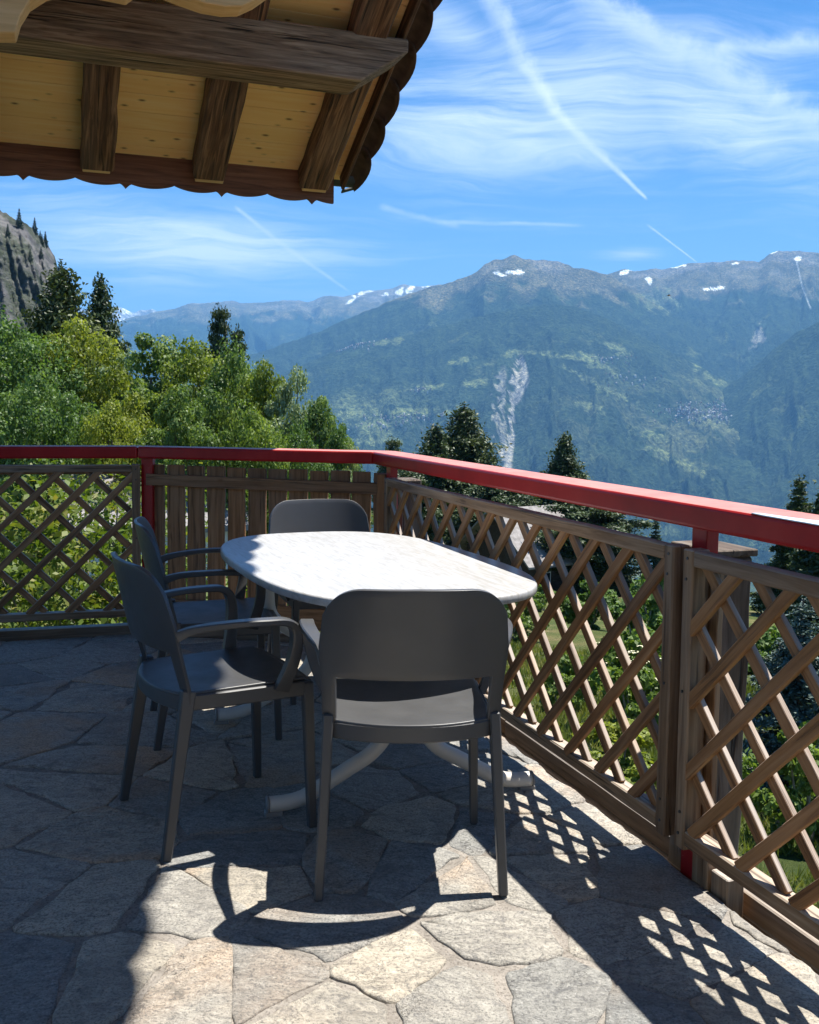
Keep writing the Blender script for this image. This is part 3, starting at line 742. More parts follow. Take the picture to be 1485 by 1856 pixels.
# half-round end of the eaves gutter
bar('gutter_bracket', RP(.11, -.21, .03), RP(.22, -.21, .075), .03, .012, n3, M['metal_dark'], roof, .002)
pth = [RP(.02, -.20, .0) + Vector((-.342, .94, 0)) * .0, RP(.24, -.20, .0)]
V = []; Fs = []; ng = 12
for k, e in enumerate((EL, .21)):
    for i in range(ng + 1):
        a = math.pi * i / ng; q = RP(e, 0, 0) + Vector((-.342, .94, 0)) * (.14 + .055 * math.cos(a)) + Vector((0, 0, .015 - .06 * math.sin(a))); V.append(q)
for i in range(ng): Fs.append((i, i + 1, ng + 2 + i, ng + 1 + i))
Fs.append(tuple(range(ng + 1, 2 * ng + 2)))
o = link('gutter', mesh_py('gutter', V, Fs), M['metal_dark'], roof); sm = o.modifiers.new('s', 'SOLIDIFY'); sm.thickness = .003
# carved lintel board under the roof, upper left
cv = empty('carved_board', C3 + e3 * -1.4 + s3v * 2, 'light carved wooden board with a curved lower edge at the top left corner', 'carved board')
pc = [(-3.6, 2.762), (-1.928, 2.762), (-1.864, 2.770), (-1.846, 2.835), (-1.809, 2.902), (-1.744, 2.954), (-1.667, 2.985), (-1.58, 2.992), (-1.489, 2.988), (-1.426, 2.984), (-1.395, 3.012), (-1.34, 3.035), (-1.272, 3.029), (-1.20, 3.012), (-1.11, 2.994), (-1.022, 2.992), (-.95, 3.004), (-.88, 3.045), (-.82, 3.095), (-.775, 3.138), (-.72, 3.20), (-.70, 3.42), (-3.6, 3.42)]
base = C3 + s3v * 2.0; base.z = 0; nf = Vector((.342, -.940, 0))
V = [e3 * e + nf * off + Vector((0, 0, z)) for off in (0, .13) for e, z in pc]; n = len(pc)
Fs = [tuple(range(n))[::-1], tuple(range(n, 2 * n))] + [(i, (i + 1) % n, n + (i + 1) % n, n + i) for i in range(n)]
me = mesh_py('plate', V, Fs); me.transform(Rl.inverted()); bm = bmesh.new(); bm.from_mesh(me); bmesh.ops.recalc_face_normals(bm, faces=bm.faces); bm.to_mesh(me); bm.free()
o = link('plate', me, M['carved'], cv, Matrix.Translation(base) @ Rl); bevel(o, .004, 1)
# the house front behind the viewer, which carries the roof
hw = bar('house_wall', (-6.5, -3.6, 1.6), (2.4, -.35, 1.6), 4.2, .3, (.342, -.94, 0), M['render']); tag(hw, 'white rendered house front behind the terrace', 'wall')

# ================================================================== GROUND, HILLS
def gz(x, y):
    x = np.asarray(x, float); y = np.asarray(y, float); r = np.hypot(x, y)
    z = -1.35 - .155 * np.clip(y, -40, 95) - .055 * np.clip(x, 0, 60)
    z = z - .42 * np.clip(r - 100, 0, 2000) - .02 * np.clip(r - 2100, 0, 3000)
    az = np.degrees(np.arctan2(x, np.maximum(y, 1e-3)))
    left = np.clip((-az - 8) / 12, 0, 1.4)
    z = z + left * (.10 * np.clip(r - 18, 0, 80) + .34 * np.clip(r - 100, 0, 500))
    z = z + fbm(x * .05, y * .05, 4, 9) * np.clip(r / 14, 0, 1.2) * .9
    return z
ra = np.concatenate([np.linspace(2.0, 40, 70), np.geomspace(41, 6500, 90)]); aa = np.radians(np.linspace(-62, 62, 220))
RR, AA = np.meshgrid(ra, aa); X = RR * np.sin(AA); Y = RR * np.cos(AA) - .5; Z = gz(X, Y)
def grid_faces(n, m):
    i, j = np.meshgrid(np.arange(n - 1), np.arange(m - 1), indexing='ij'); a = (i * m + j).ravel()
    return np.stack([a, a + 1, a + m + 1, a + m], 1)
def ground_mat():
    t = NT('meadow'); v = t.coord('Object'); a = t.noise(v, .45, 6, .6); b = t.noise(v, 9, 5, .7); c = t.noise(v, 60, 3, .7)
    col = t.ramp(a, [(.36, (.055, .085, .022)), (.50, (.10, .125, .035)), (.60, (.19, .175, .07)), (.70, (.26, .20, .10))])
    col = t.mix(t.ramp(b, [(.35, .55), (.6, 0.0)]), col, (.035, .055, .015)); col = t.mix(t.ramp(c, [(.5, 0.0), (.7, .4)]), col, (.20, .21, .08))
    return t.fin(col, .9, t.bump(t.math('ADD', b, c), .9, .08), spec=.1)
M['meadow'] = ground_mat()
def forest_mat():
    t = NT('mountain_cover'); at = t.node('ShaderNodeAttribute'); at.attribute_name = 'cover'
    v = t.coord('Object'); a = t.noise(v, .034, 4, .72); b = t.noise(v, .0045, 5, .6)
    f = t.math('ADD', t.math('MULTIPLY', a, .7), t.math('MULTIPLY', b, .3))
    k = t.ramp(f, [(.38, (.26, .32, .36)), (.50, (.88, .94, .95)), (.61, (2.1, 2.0, 1.5))])  # sunlit treetops and the shade between them put into the colour as noise
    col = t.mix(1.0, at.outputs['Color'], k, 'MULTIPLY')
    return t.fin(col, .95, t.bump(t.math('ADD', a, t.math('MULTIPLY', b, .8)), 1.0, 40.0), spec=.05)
M['mount'] = forest_mat()
gm = mesh_np('ground', np.stack([X, Y, Z], -1).reshape(-1, 3), grid_faces(*X.shape)[:, ::-1])
o = link('ground', gm, M['meadow'], smooth=True); tag(o, kind='structure')
# the valley floor and everything under the far hills
def valley_mat():
    t = NT('valley_fields'); v = t.coord('Object'); a = t.noise(v, .004, 5, .6); b = t.noise(v, .03, 3, .6)
    col = t.ramp(a, [(.4, (.035, .055, .025)), (.5, (.09, .12, .05)), (.6, (.14, .15, .08))]); col = t.mix(t.ramp(b, [(.4, .6), (.55, 0.0)]), col, (.03, .045, .02))
    return t.fin(col, .95, spec=.05)
M['valley'] = valley_mat()
vf = mesh_py('valley_floor', [(-26000, -3000, -905), (26000, -3000, -905), (26000, 27500, -905), (-26000, 27500, -905)], [(0, 1, 2, 3)])
tag(link('valley_floor', vf, M['valley']), kind='structure')

def inv_px(X, Y, Z):
    """photograph coordinates of far points, used to lay meadows, scree and snow where they lie on the slopes"""
    x = X; y = Y; z = Z - EYE; c, s = math.cos(PITCH), math.sin(PITCH)
    d = y * c - z * s; u = y * s + z * c; cr, sr = math.cos(ROLL), math.sin(ROLL)
    x, u = x * cr - u * sr, x * sr + u * cr
    return W0 / 2 + F * x / d, PPY - F * u / d
def blob(px, py, cx, cy, wx, wy, ang=0.0, sharp=1.0, ns=0):
    c, s = math.cos(ang), math.sin(ang); a = (px - cx) * c + (py - cy) * s; b = -(px - cx) * s + (py - cy) * c
    d = np.sqrt((a / wx) ** 2 + (b / wy) ** 2) + fbm(px * .06 + ns, py * .10, 5, 5, .6) * 1.25
    return np.clip((1.0 - d) * 3 * sharp, 0, 1)
def ramp_poly(px, pts):
    pts = np.array(pts, float); return np.interp(px, pts[:, 0], pts[:, 1])
TREE = np.array([.026, .044, .024]); ALP = np.array([.115, .110, .070]); ROCK = np.array([.17, .165, .16]); MEAD = np.array([.155, .19, .09]); SNOW = np.array([.85, .88, .93]); SCREE = np.array([.27, .265, .26])
def ridge(name, crest, D, Dbase, zbase, x0, x1, ncol, nrow, rough, spur, seed, treeline=1200, paint=None, shape=1.0, back=.12, Dvar=0.0, foot=None):
    pxs = np.linspace(x0, x1, ncol)
    cy = ramp_poly(pxs, crest) + fbm(pxs * .03, pxs * 0 + seed, 5, seed) * rough
    dirs = np.array([ray(a, b) for a, b in zip(pxs, cy)]); h = np.hypot(dirs[:, 0], dirs[:, 1])
    ux, uy = dirs[:, 0] / h, dirs[:, 1] / h; tz = dirs[:, 2] / h
    Dc = D * (1 + Dvar * fbm(pxs * .006, pxs * 0 + 3.3, 3, seed + 4))
    t = np.concatenate([np.linspace(0, 1, nrow) ** .85, [1.04, 1.12, 1.25]])
    Tm, _ = np.meshgrid(t, pxs); Tm = Tm
    Rg = Dbase + (Dc[:, None] - Dbase) * Tm
    zc = EYE + tz * Dc
    tt = np.clip(Tm, 0, 1)
    Zg = zbase + (zc[:, None] - zbase) * tt ** shape
    Zg = np.where(Tm > 1, zc[:, None] - (Tm - 1) * (Dc[:, None]) * .5, Zg)
    Xg = ux[:, None] * Rg; Yg = uy[:, None] * Rg
    env = np.clip(1 - tt, 0, 1) ** .55 * np.clip(tt * 4 + .2, 0, 1)
    az = pxs[:, None] * (D / F) / spur                      # metres across the slope / spur spacing
    dn = Rg / (spur * 3.2)
    wx_ = fbm(az * .8, dn * .8, 3, seed + 7) * .8
    g = ridged(az + wx_ + dn * .25, dn + wx_ * .3, 5, seed, .52)
    Zg = Zg + (g - 1.0) * spur * .32 * env
    Zg = Zg + fbm(Xg / 130.0, Yg / 130.0, 3, seed + 2) * 14 * np.clip(1 - tt, .12, 1)
    px, py = inv_px(Xg, Yg, Zg)
    # cover
    gy = np.gradient(Zg, axis=1) / np.maximum(np.gradient(Rg, axis=1), 1); 
    n1 = fbm(Xg / 420.0, Yg / 420.0, 5, seed + 11); n2 = fbm(Xg / 90.0, Yg / 90.0, 3, seed + 21)
    C = np.zeros(Xg.shape + (3,)) + TREE
    alp = np.clip((Zg - treeline + n1 * 330 + n2 * 60) / 150, 0, 1)[..., None]
    C = C * (1 - alp) + ALP * (1 + .35 * n1[..., None]) * alp
    rk = np.clip((Zg - treeline - 420 + n1 * 400) / 200, 0, 1)[..., None] * .8; C = C * (1 - rk) + ROCK * rk
    cl_ = np.clip((n1 - .42) * 6, 0, 1)[..., None] * .35 * (1 - alp); C = C * (1 - cl_) + MEAD * cl_
    if paint: C = paint(px, py, C, n1, n2)
    V_ = np.stack([Xg, Yg, Zg], -1).reshape(-1, 3)
    me = mesh_np(name, V_, grid_faces(*Xg.shape)[:, ::-1])
    ca = me.color_attributes.new('cover', 'FLOAT_COLOR', 'POINT')
    ca.data.foreach_set('color', np.concatenate([C.reshape(-1, 3), np.ones((C.shape[0] * C.shape[1], 1))], 1).astype(np.float32).ravel())
    o = link(name, me, M['mount'], smooth=True); tag(o, kind='structure')
    return dict(X=Xg, Y=Yg, Z=Zg, px=px, py=py)
def lay(C, m, col, k=1.0): m = np.clip(m, 0, 1)[..., None] * k; return C * (1 - m) + col * m
def paint_main(px, py, C, n1, n2):
    for (cx, cy, wx, wy, a) in ((640, 748, 34, 14, 0), (735, 748, 95, 11, -.05), (655, 770, 60, 6, -.1), (600, 612, 60, 6, -.3), (700, 618, 30, 7, 0), (865, 692, 28, 8, -.25), (835, 655, 28, 5, -.3), (770, 704, 40, 6, -.1),
                             (960, 638, 40, 4, .05), (1075, 655, 34, 10, .35), (1120, 633, 26, 9, .4), (925, 640, 10, 7, 0), (1040, 648, 45, 5, .1),
                             (1070, 690, 50, 6, .5), (1065, 735, 40, 8, .5), (1120, 715, 30, 7, .4), (1290, 770, 30, 8, .3), (1380, 730, 12, 9, -.7), (1270, 660, 22, 6, .6), (1300, 690, 40, 6, .5), (1350, 720, 40, 7, .3),
                             (1225, 835, 55, 7, .45), (1190, 790, 45, 9, .3), (1405, 790, 30, 14, .3), (680, 800, 60, 5, 0), (1340, 600, 18, 8, 0)):
        C = lay(C, blob(px, py, cx, cy, wx, wy, a, 1, cx), MEAD, .68)
    hz = np.exp(-(((px - 1240) / 190) ** 2 + ((py - 770) / 75) ** 2)); C = lay(C, hz * np.clip(.35 + n1 * 2.6 + n2, 0, 1), np.array([.12, .135, .075]), .75)
    hz = np.exp(-(((px - 640) / 130) ** 2 + ((py - 770) / 60) ** 2)); C = lay(C, hz * np.clip(.2 + n1 * 2.4 + n2, 0, 1), MEAD, .6)
    # the scree slide
    cxs = np.interp(py, [645, 690, 740, 800, 850], [945, 945, 930, 925, 918]); wxs = np.interp(py, [640, 660, 690, 720, 745, 770, 800, 850], [4, 11, 17, 12, 4, 4, 8, 12])
    m = np.clip((1 - np.abs(px - cxs + n2 * 12) / wxs + n2 * .9) * 3, 0, 1) * np.clip((py - 640) / 10, 0, 1) * np.clip((870 - py) / 15, 0, 1)
    C = lay(C, m, SCREE, .95)
    m2 = np.clip((1 - np.abs(px - np.interp(py, [670, 740, 850], [912, 908, 915]) + n2 * 14) / 8 + n2) * 2, 0, 1) * np.clip((py - 660) / 20, 0, 1) * np.clip((850 - py) / 15, 0, 1)
    C = lay(C, m2, SCREE, .6)
    return C
def paint_top(px, py, C, n1, n2):
    for (cx, cy, wx, wy, a) in ((928, 493, 26, 2.6, 0), (905, 497, 12, 2, .2), (1178, 512, 4, 9, -.5), (1302, 523, 20, 2.8, 0), (1450, 467, 9, 5, -.5), (1405, 455, 12, 2, -.4), (1138, 490, 14, 4, -.3), (1225, 483, 14, 3, 0), (1335, 478, 6, 2, 0), (1222, 484, 8, 3, 0)):
        C = lay(C, blob(px, py, cx, cy, wx, wy, a, 2, cx), SNOW, 1)
    C = lay(C, blob(px, py, 1195, 545, 32, 22, .2, 1, 4), MEAD * .8, .8)
    C = lay(C, blob(px, py, 1376, 612, 11, 20, .3, 1, 4), SCREE, .7)
    C = lay(C, np.clip(1 - np.abs(px - np.interp(py, [465, 520, 560], [1442, 1455, 1470])) / 2.0, 0, 1) * (py > 465) * (py < 560), SNOW, .5)
    return C
def paint_far(px, py, C, n1, n2):
    for k, (cx, cy, wx, wy, a) in enumerate(((745, 523, 10, 5, -.6), (725, 528, 9, 5, -.8), (655, 532, 16, 3, -.3), (640, 543, 12, 2.5, -.6), (700, 533, 8, 3, -.5), (780, 520, 14, 2, 0), (760, 530, 10, 3, -.3))):
        C = lay(C, blob(px, py, cx, cy, wx, wy, a, 2, k), SNOW, 1)
    return C
def paint_snow(px, py, C, n1, n2): return lay(C, np.clip(.5 + n1 * 2 + n2 * 1.5 - .2, 0, 1), SNOW, .9)
ridge('distant_snow_mountains', [(100, 560), (180, 562), (212, 553), (240, 566), (255, 562), (275, 560), (300, 575), (400, 590)], 25500, 21000, 300, 60, 420, 130, 40, 5, 900, 3, 900, paint_snow)
ridge('distant_mountain_range', [(150, 600), (240, 575), (300, 562), (340, 552), (410, 546), (470, 549), (530, 543), (560, 546), (600, 535), (625, 537), (660, 526), (690, 528), (735, 515), (770, 520), (805, 515), (860, 512), (950, 530)], 19000, 10500, -300, 100, 960, 420, 110, 4, 1100, 13, 1330, paint_far)
ridge('upper_mountain_range', [(980, 520), (1040, 500), (1100, 498), (1115, 494), (1133, 486), (1150, 491), (1200, 488), (1230, 481), (1268, 476), (1310, 474), (1348, 471), (1376, 475), (1392, 463), (1411, 453), (1430, 456), (1450, 455), (1485, 459), (1540, 470)], 13500, 8200, -500, 900, 1620, 420, 150, 4, 800, 23, 1230, paint_top)
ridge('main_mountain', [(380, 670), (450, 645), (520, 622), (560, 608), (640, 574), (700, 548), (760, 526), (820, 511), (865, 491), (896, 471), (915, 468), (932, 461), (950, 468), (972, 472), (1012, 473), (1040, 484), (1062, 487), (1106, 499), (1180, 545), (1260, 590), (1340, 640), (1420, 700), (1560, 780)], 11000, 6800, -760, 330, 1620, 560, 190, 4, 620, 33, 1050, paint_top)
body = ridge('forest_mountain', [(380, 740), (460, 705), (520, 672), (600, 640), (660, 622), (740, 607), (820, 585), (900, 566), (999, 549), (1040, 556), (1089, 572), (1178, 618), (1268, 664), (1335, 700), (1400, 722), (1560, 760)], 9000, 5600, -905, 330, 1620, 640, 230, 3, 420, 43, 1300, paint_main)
ridge('side_valley_slope', [(1180, 860), (1250, 760), (1300, 712), (1345, 682), (1380, 654), (1402, 633), (1440, 606), (1485, 582), (1560, 552), (1700, 500)], 8700, 6300, -905, 1150, 1720, 260, 120, 3, 420, 53, 1300, None)
ridge('right_forest_spur', [(1180, 1080), (1260, 1010), (1320, 948), (1353, 907), (1382, 858), (1430, 812), (1485, 768), (1560, 712), (1720, 620)], 7400, 5300, -905, 1150, 1740, 260, 110, 3, 300, 63, 1300, None)

# villages on the far slope: far too small to pick apart, one mass
B = body; V = []; Fs = []
def village(cx, cy, sx, sy, count):
    m = np.argwhere((np.abs(B['px'] - cx) < sx * 2) & (np.abs(B['py'] - cy) < sy * 2))
    if len(m) == 0: return
    for _ in range(count):
        tx, ty = random.gauss(cx, sx), random.gauss(cy, sy)
        d = (B['px'][m[:, 0], m[:, 1]] - tx) ** 2 + (B['py'][m[:, 0], m[:, 1]] - ty) ** 2; i, j = m[int(np.argmin(d))]
        x, y, z = B['X'][i, j] + random.uniform(-8, 8), B['Y'][i, j] + random.uniform(-25, 25), B['Z'][i, j]
        w, l, h = random.uniform(7, 13), random.uniform(7, 12), random.uniform(6, 10); n = len(V); a = random.uniform(0, 3); c, s = math.cos(a), math.sin(a)
        for zz in (-12, h): V.extend([(x + c * p - s * q, y + s * p + c * q, z + zz) for p, q in ((-w / 2, -l / 2), (w / 2, -l / 2), (w / 2, l / 2), (-w / 2, l / 2))])
        V.extend([(x + c * w / 2, y + s * w / 2, z + h + 4), (x - c * w / 2, y - s * w / 2, z + h + 4)])
        Fs.extend([(n, n + 1, n + 5, n + 4), (n + 1, n + 2, n + 6, n + 5), (n + 2, n + 3, n + 7, n + 6), (n + 3, n, n + 4, n + 7), (n + 4, n + 5, n + 8, n + 9), (n + 6, n + 7, n + 9, n + 8), (n + 5, n + 6, n + 8), (n + 7, n + 4, n + 9)])
for a in ((1262, 748, 38, 9, 230), (1330, 752, 26, 8, 60), (1380, 768, 22, 6, 36), (620, 622, 40, 8, 90), (740, 757, 40, 4, 60), (1110, 652, 22, 4, 34), (700, 773, 50, 4, 40), (770, 706, 14, 3, 16), (1140, 690, 30, 8, 26), (1320, 735, 20, 7, 40)): village(*a)
t = NT('village_walls'); g = t.node('ShaderNodeNewGeometry'); r_ = g.outputs['Random Per Island']
col = t.ramp(r_, [(0, (.12, .09, .07)), (.4, (.20, .17, .16)), (.7, (.36, .34, .31)), (1, (.58, .56, .53))]); M['village'] = t.fin(col, .8, spec=.2)
vo = link('village_houses', mesh_py('village_houses', V, Fs), M['village']); tag(vo, 'tiny scattered village houses on the far forested slope', 'village', kind='stuff')

# ---- rocky cliff at the left
def cliff():
    nx, nz = 170, 190; pxs = np.linspace(-260, 150, nx); tops = ramp_poly(pxs, [(-260, 300), (-120, 335), (-40, 358), (0, 382), (25, 396), (50, 408), (72, 428), (88, 448), (100, 468), (106, 492), (112, 540), (122, 640), (150, 760)])
    tops = tops + fbm(pxs * .06, pxs * 0, 4, 71) * 7
    v = np.linspace(0, 1, nz); X = np.zeros((nx, nz)); Y = X.copy(); Z = X.copy()
    for i, (a, b) in enumerate(zip(pxs, tops)):
        Dd = 620 + (a < 60) * 0 + max(0, a - 40) * .9
        p = at_dist(a, b, Dd); zb = -40.0; u = p[:2] / np.hypot(*p[:2])
        q = 1 - v; X[i] = p[0] - u[0] * q * 130 * (1 + .2 * math.sin(a * .03)); Y[i] = p[1] - u[1] * q * 130; Z[i] = zb + (p[2] - zb) * (v ** .72)
    # strata and buttresses pushed out of the face
    s = (pxs[:, None] * .34 + Z * .55); 
    push = ridged(s / 26, Z / 60, 5, 81) * 7 + ridged(pxs[:, None] / 24 + Z / 60, Z / 140, 5, 84) * 12 + fbm(pxs[:, None] / 6.0, Z / 9.0, 4, 87) * 3.0
    push *= np.clip((1 - v[None, :]) * 5, .15, 1)
    n = np.hypot(X, Y); X -= X / n * push; Y -= Y / n * push
    me = mesh_np('rock_cliff', np.stack([X, Y, Z], -1).reshape(-1, 3), grid_faces(nx, nz))
    return me, X, Y, Z
t = NT('cliff_rock'); v = t.coord('Object', (1, 1, 1), (0, R(28), 0)); a = t.noise(t.coord('Object', (.25, .25, 1.5), (R(10), R(35), 0)), .10, 7, .68, .6); b = t.noise(v, .035, 5, .6); c_ = t.noise(v, .5, 4, .7)
col = t.ramp(a, [(.34, (.04, .041, .045)), (.5, (.115, .112, .112)), (.66, (.21, .20, .185))])
geo = t.node('ShaderNodeNewGeometry'); sp = t.node('ShaderNodeSeparateXYZ'); t.l.new(geo.outputs['Normal'], sp.inputs[0])
gr = t.math('MULTIPLY', t.ramp(b, [(.42, 0.0), (.54, 1.0)]), t.ramp(c_, [(.3, .3), (.6, 1.0)])); col = t.mix(t.math('MULTIPLY', gr, .85), col, (.035, .05, .02))
M['cliff'] = t.fin(col, .9, t.bump(t.math('ADD', a, t.math('MULTIPLY', c_, .4)), 1.0, 4.0), spec=.1)
cme, CX_, CY_, CZ_ = cliff()
tag(link('rock_cliff', cme, M['cliff'], smooth=True), kind='structure')

# ================================================================== VEGETATION
def leaves(name, P_, size, mat, parent=None, mw=None, bias=None, stretch=1.25, kind=None, jitter=.35):
    """one four-cornered leaf (or needle tuft) at each point"""
    n = len(P_); q = rng.normal(size=(n, 3))
    if bias is not None: q = q * .75 + bias
    q /= np.linalg.norm(q, axis=1)[:, None]
    a = np.cross(q, rng.normal(size=(n, 3))); a /= np.linalg.norm(a, axis=1)[:, None]; b = np.cross(q, a)
    s = (size * (1 + rng.uniform(-jitter, jitter, n)))[:, None]
    V = np.stack([P_ - a * s * stretch * .5, P_ + b * s * .42 + q * s * .08, P_ + a * s * stretch * .5, P_ - b * s * .42 + q * s * .08], 1).reshape(-1, 3)
    Fc = np.arange(4 * n).reshape(-1, 4)
    return mesh_np(name, V, Fc)
def broad_points(h, w, n, clumps, low=.25, seed=0, open_=0.0):
    r = np.random.default_rng(seed); P_ = []; Bz = []
    cs = []
    while len(cs) < clumps:
        p = r.uniform(-1, 1, 3)
        if np.linalg.norm(p) > 1 or np.linalg.norm(p) < .35: continue
        z = low + (1 - low) * (p[2] * .5 + .5); rad = np.sqrt(max(0.0, 1 - ((z - (low + .42 * (1 - low))) / (.62 * (1 - low))) ** 2)) if abs(z - (low + .42 * (1 - low))) < .62 * (1 - low) else .15
        cs.append((p[0] * w * .44 * (rad + .12), p[1] * w * .44 * (rad + .12), z * h * .95, w * r.uniform(.06, .135)))
    per = n // clumps
    for (x, y, z, cr) in cs:
        d = r.normal(size=(per, 3)); d /= np.linalg.norm(d, axis=1)[:, None]; rr = cr * r.uniform(.30, 1.0, per) ** .45
        rr = rr * (1 + .10 * r.normal(size=per))
        pts = np.array([x, y, z]) + d * rr[:, None] * [1, 1, .72]; P_.append(pts); Bz.append(d * .9 + [0, 0, .35])
    P_ = np.concatenate(P_); Bz = np.concatenate(Bz); return P_, Bz, cs
def limb_mesh(segs, name='trunk', seg=6):
    """segs: list of (p, q, r0, r1)"""
    V = []; Fs = []
    for p, q, r0, r1 in segs:
        p, q = Vector(p), Vector(q); t_ = (q - p).normalized(); s = t_.cross(Vector((.3, .8, .1))).normalized(); u = t_.cross(s); n = len(V)
        for c, r in ((p, r0), (q, r1)):
            for k in range(seg): a = 2 * math.pi * k / seg; V.append(c + s * r * math.cos(a) + u * r * math.sin(a))
        for k in range(seg): Fs.append((n + k, n + (k + 1) % seg, n + seg + (k + 1) % seg, n + seg + k))
    return mesh_py(name, V, Fs)
PROTO = {}
def broad_proto(key, n, clumps, leaf, mat, w, low, seed):
    """unit-height broadleaf crown and trunk meshes (height 10, width w)"""
    P_, Bz, cs = broad_points(10, w, n, clumps, low, seed)
    cm = leaves('crown', P_, leaf, mat, bias=Bz); cm.materials.append(mat)
    r = random.Random(seed); segs = [((0, 0, -1.0), (0.1, 0, 4.5), .22, .15), ((.1, 0, 4.5), (0, .1, 8.0), .15, .05)]
    for (x, y, z, cr) in r.sample(cs, min(16, len(cs))):
        z0 = max(1.5, z * r.uniform(.35, .6)); m = (x * .45, y * .45, z0 + (z - z0) * .4); segs += [((0.05, 0.02, z0), m, .085, .06), (m, (x, y, z), .06, .02)]
    tm_ = limb_mesh(segs); tm_.materials.append(M['bark']); tm_.shade_smooth(); PROTO[key] = (cm, tm_)
def conifer_points(n_tiers, w, droop, seed, dens, top=0.02, pinelike=False):
    r = np.random.default_rng(seed); P_ = []; Bz = []; segs = [((0, 0, -1), (0, 0, 6), .2, .12), ((0, 0, 6), (0, 0, 9.9), .12, .02)]
    for k in range(n_tiers):
        f = (k + r.uniform(-.3, .3)) / n_tiers; z = 1.0 + (9.0 - .2) * f
        if pinelike: rad = w * .5 * (np.sin(np.clip(1 - f, 0, 1) ** .8 * 2.3 + .15)) * r.uniform(.45, 1.1) ** .8
        else: rad = w * .5 * (1 - f) ** .85 * r.uniform(.75, 1.08)
        rad = max(rad, .18); nb = int(5 + 5 * (1 - f))
        a0 = r.uniform(0, 6.28)
        for b in range(nb):
            a = a0 + b * 2 * np.pi / nb + r.uniform(-.4, .4); L = rad * r.uniform(.65, 1.12); m = max(4, int(dens * L * 10))
            t_ = r.uniform(.1, 1, m) ** .7
            lift = (.30 if pinelike else .06)
            x = np.cos(a) * L * t_; y = np.sin(a) * L * t_; zz = z + lift * L * t_ - droop * L * t_ ** 2
            sp = .062 * w * (.35 + t_ * .6) * (1.1 if pinelike else .8)
            pts = np.stack([x, y, zz], 1) + r.normal(size=(m, 3)) * sp[:, None] * [.6, .6, .38]
            if pinelike and r.random() < .08: continue
            P_.append(pts); Bz.append(np.stack([np.cos(a) * np.ones(m) * .3, np.sin(a) * np.ones(m) * .3, np.ones(m) * .8], 1))
            e = (math.cos(a) * L * .85, math.sin(a) * L * .85, z + lift * L * .85 - droop * L * .72); segs.append(((0, 0, z), e, .04, .012))
    tz = r.uniform(9.0, 10.05, 60); P_.append(np.stack([r.normal(size=60) * .10, r.normal(size=60) * .10, tz], 1)); Bz.append(np.tile([0, 0, 1.0], (60, 1)))
    return np.concatenate(P_), np.concatenate(Bz), segs
def conifer_proto(key, tiers, w, droop, leaf, mat, seed, dens=5, pinelike=False):
    P_, Bz, segs = conifer_points(tiers, w, droop, seed, dens, pinelike=pinelike)
    cm = leaves('crown', P_, leaf, mat, bias=Bz * .7, stretch=1.9); cm.materials.append(mat)
    tm_ = limb_mesh(segs, seg=5); tm_.materials.append(M['bark']); tm_.shade_smooth(); PROTO[key] = (cm, tm_)
broad_proto('ash1', 38000, 120, .115, M['leaf_a'], 7.5, .12, 11)
broad_proto('ash2', 36000, 125, .110, M['leaf_b'], 6.2, .10, 12)
broad_proto('ash3', 22000, 80, .115, M['leaf_c'], 5.2, .15, 13)
broad_proto('ash4', 32000, 105, .115, M['leaf_a'], 5.6, .12, 14)
conifer_proto('pine1', 36, 5.6, .12, .11, M['needle'], 21, 20, True)
conifer_proto('pine2', 32, 4.4, .14, .105, M['needle'], 22, 20, True)
conifer_proto('spruce1', 34, 4.4, .24, .10, M['needle'], 23, 18)
conifer_proto('spruce2', 26, 3.6, .25, .12, M['needle_b'], 24, 9)
conifer_proto('wide1', 44, 8.5, .10, .10, M['needle'], 27, 17)
conifer_proto('wide2', 40, 6.4, .12, .095, M['needle'], 28, 18)
conifer_proto('blue', 26, 5.0, .22, .09, M['needle_blue'], 25, 20)
def plant(kind, px, top, dist, label, cat, wscale=1.0, group=None, name='tree', rot=None, sink=0.0, trunk=True):
    p = at_dist(px, top, dist); zg = float(gz(p[0], p[1])) - sink; h = p[2] - zg; cm, tm_ = PROTO[kind]
    root = empty(name, (p[0], p[1], zg), label, cat, group); root.rotation_euler.z = rot if rot is not None else random.uniform(0, 6.28)
    s = h / 10; ws = wscale * dist / 40.0
    root.scale = (ws, ws, s)
    for nm, me in (('crown', cm), ('trunk', tm_)):
        if nm == 'trunk' and not trunk: continue
        c = bpy.data.objects.new(nm, me); COL.objects.link(c); c.parent = root
    return root
GT = 'leafy trees beyond the left part of the fence'
plant('wide1', 112, 472, 46, 'tall dark pine rising highest of the trees at the left, below the cliff', 'pine tree', 1.05, name='pine_tree', rot=.4)
plant('wide2', 182, 496, 52, 'slimmer dark conifer just right of the tallest pine', 'pine tree', .85, name='pine_tree', rot=1.0)
plant('pine2', 398, 552, 62, 'small dark pine top standing out above the leafy trees', 'pine tree', .52, name='pine_tree', rot=2.0)
plant('pine2', 430, 590, 60, 'smallest dark pine top right beside the other pine above the leafy trees', 'pine tree', .42, name='pine_tree', rot=4.0)
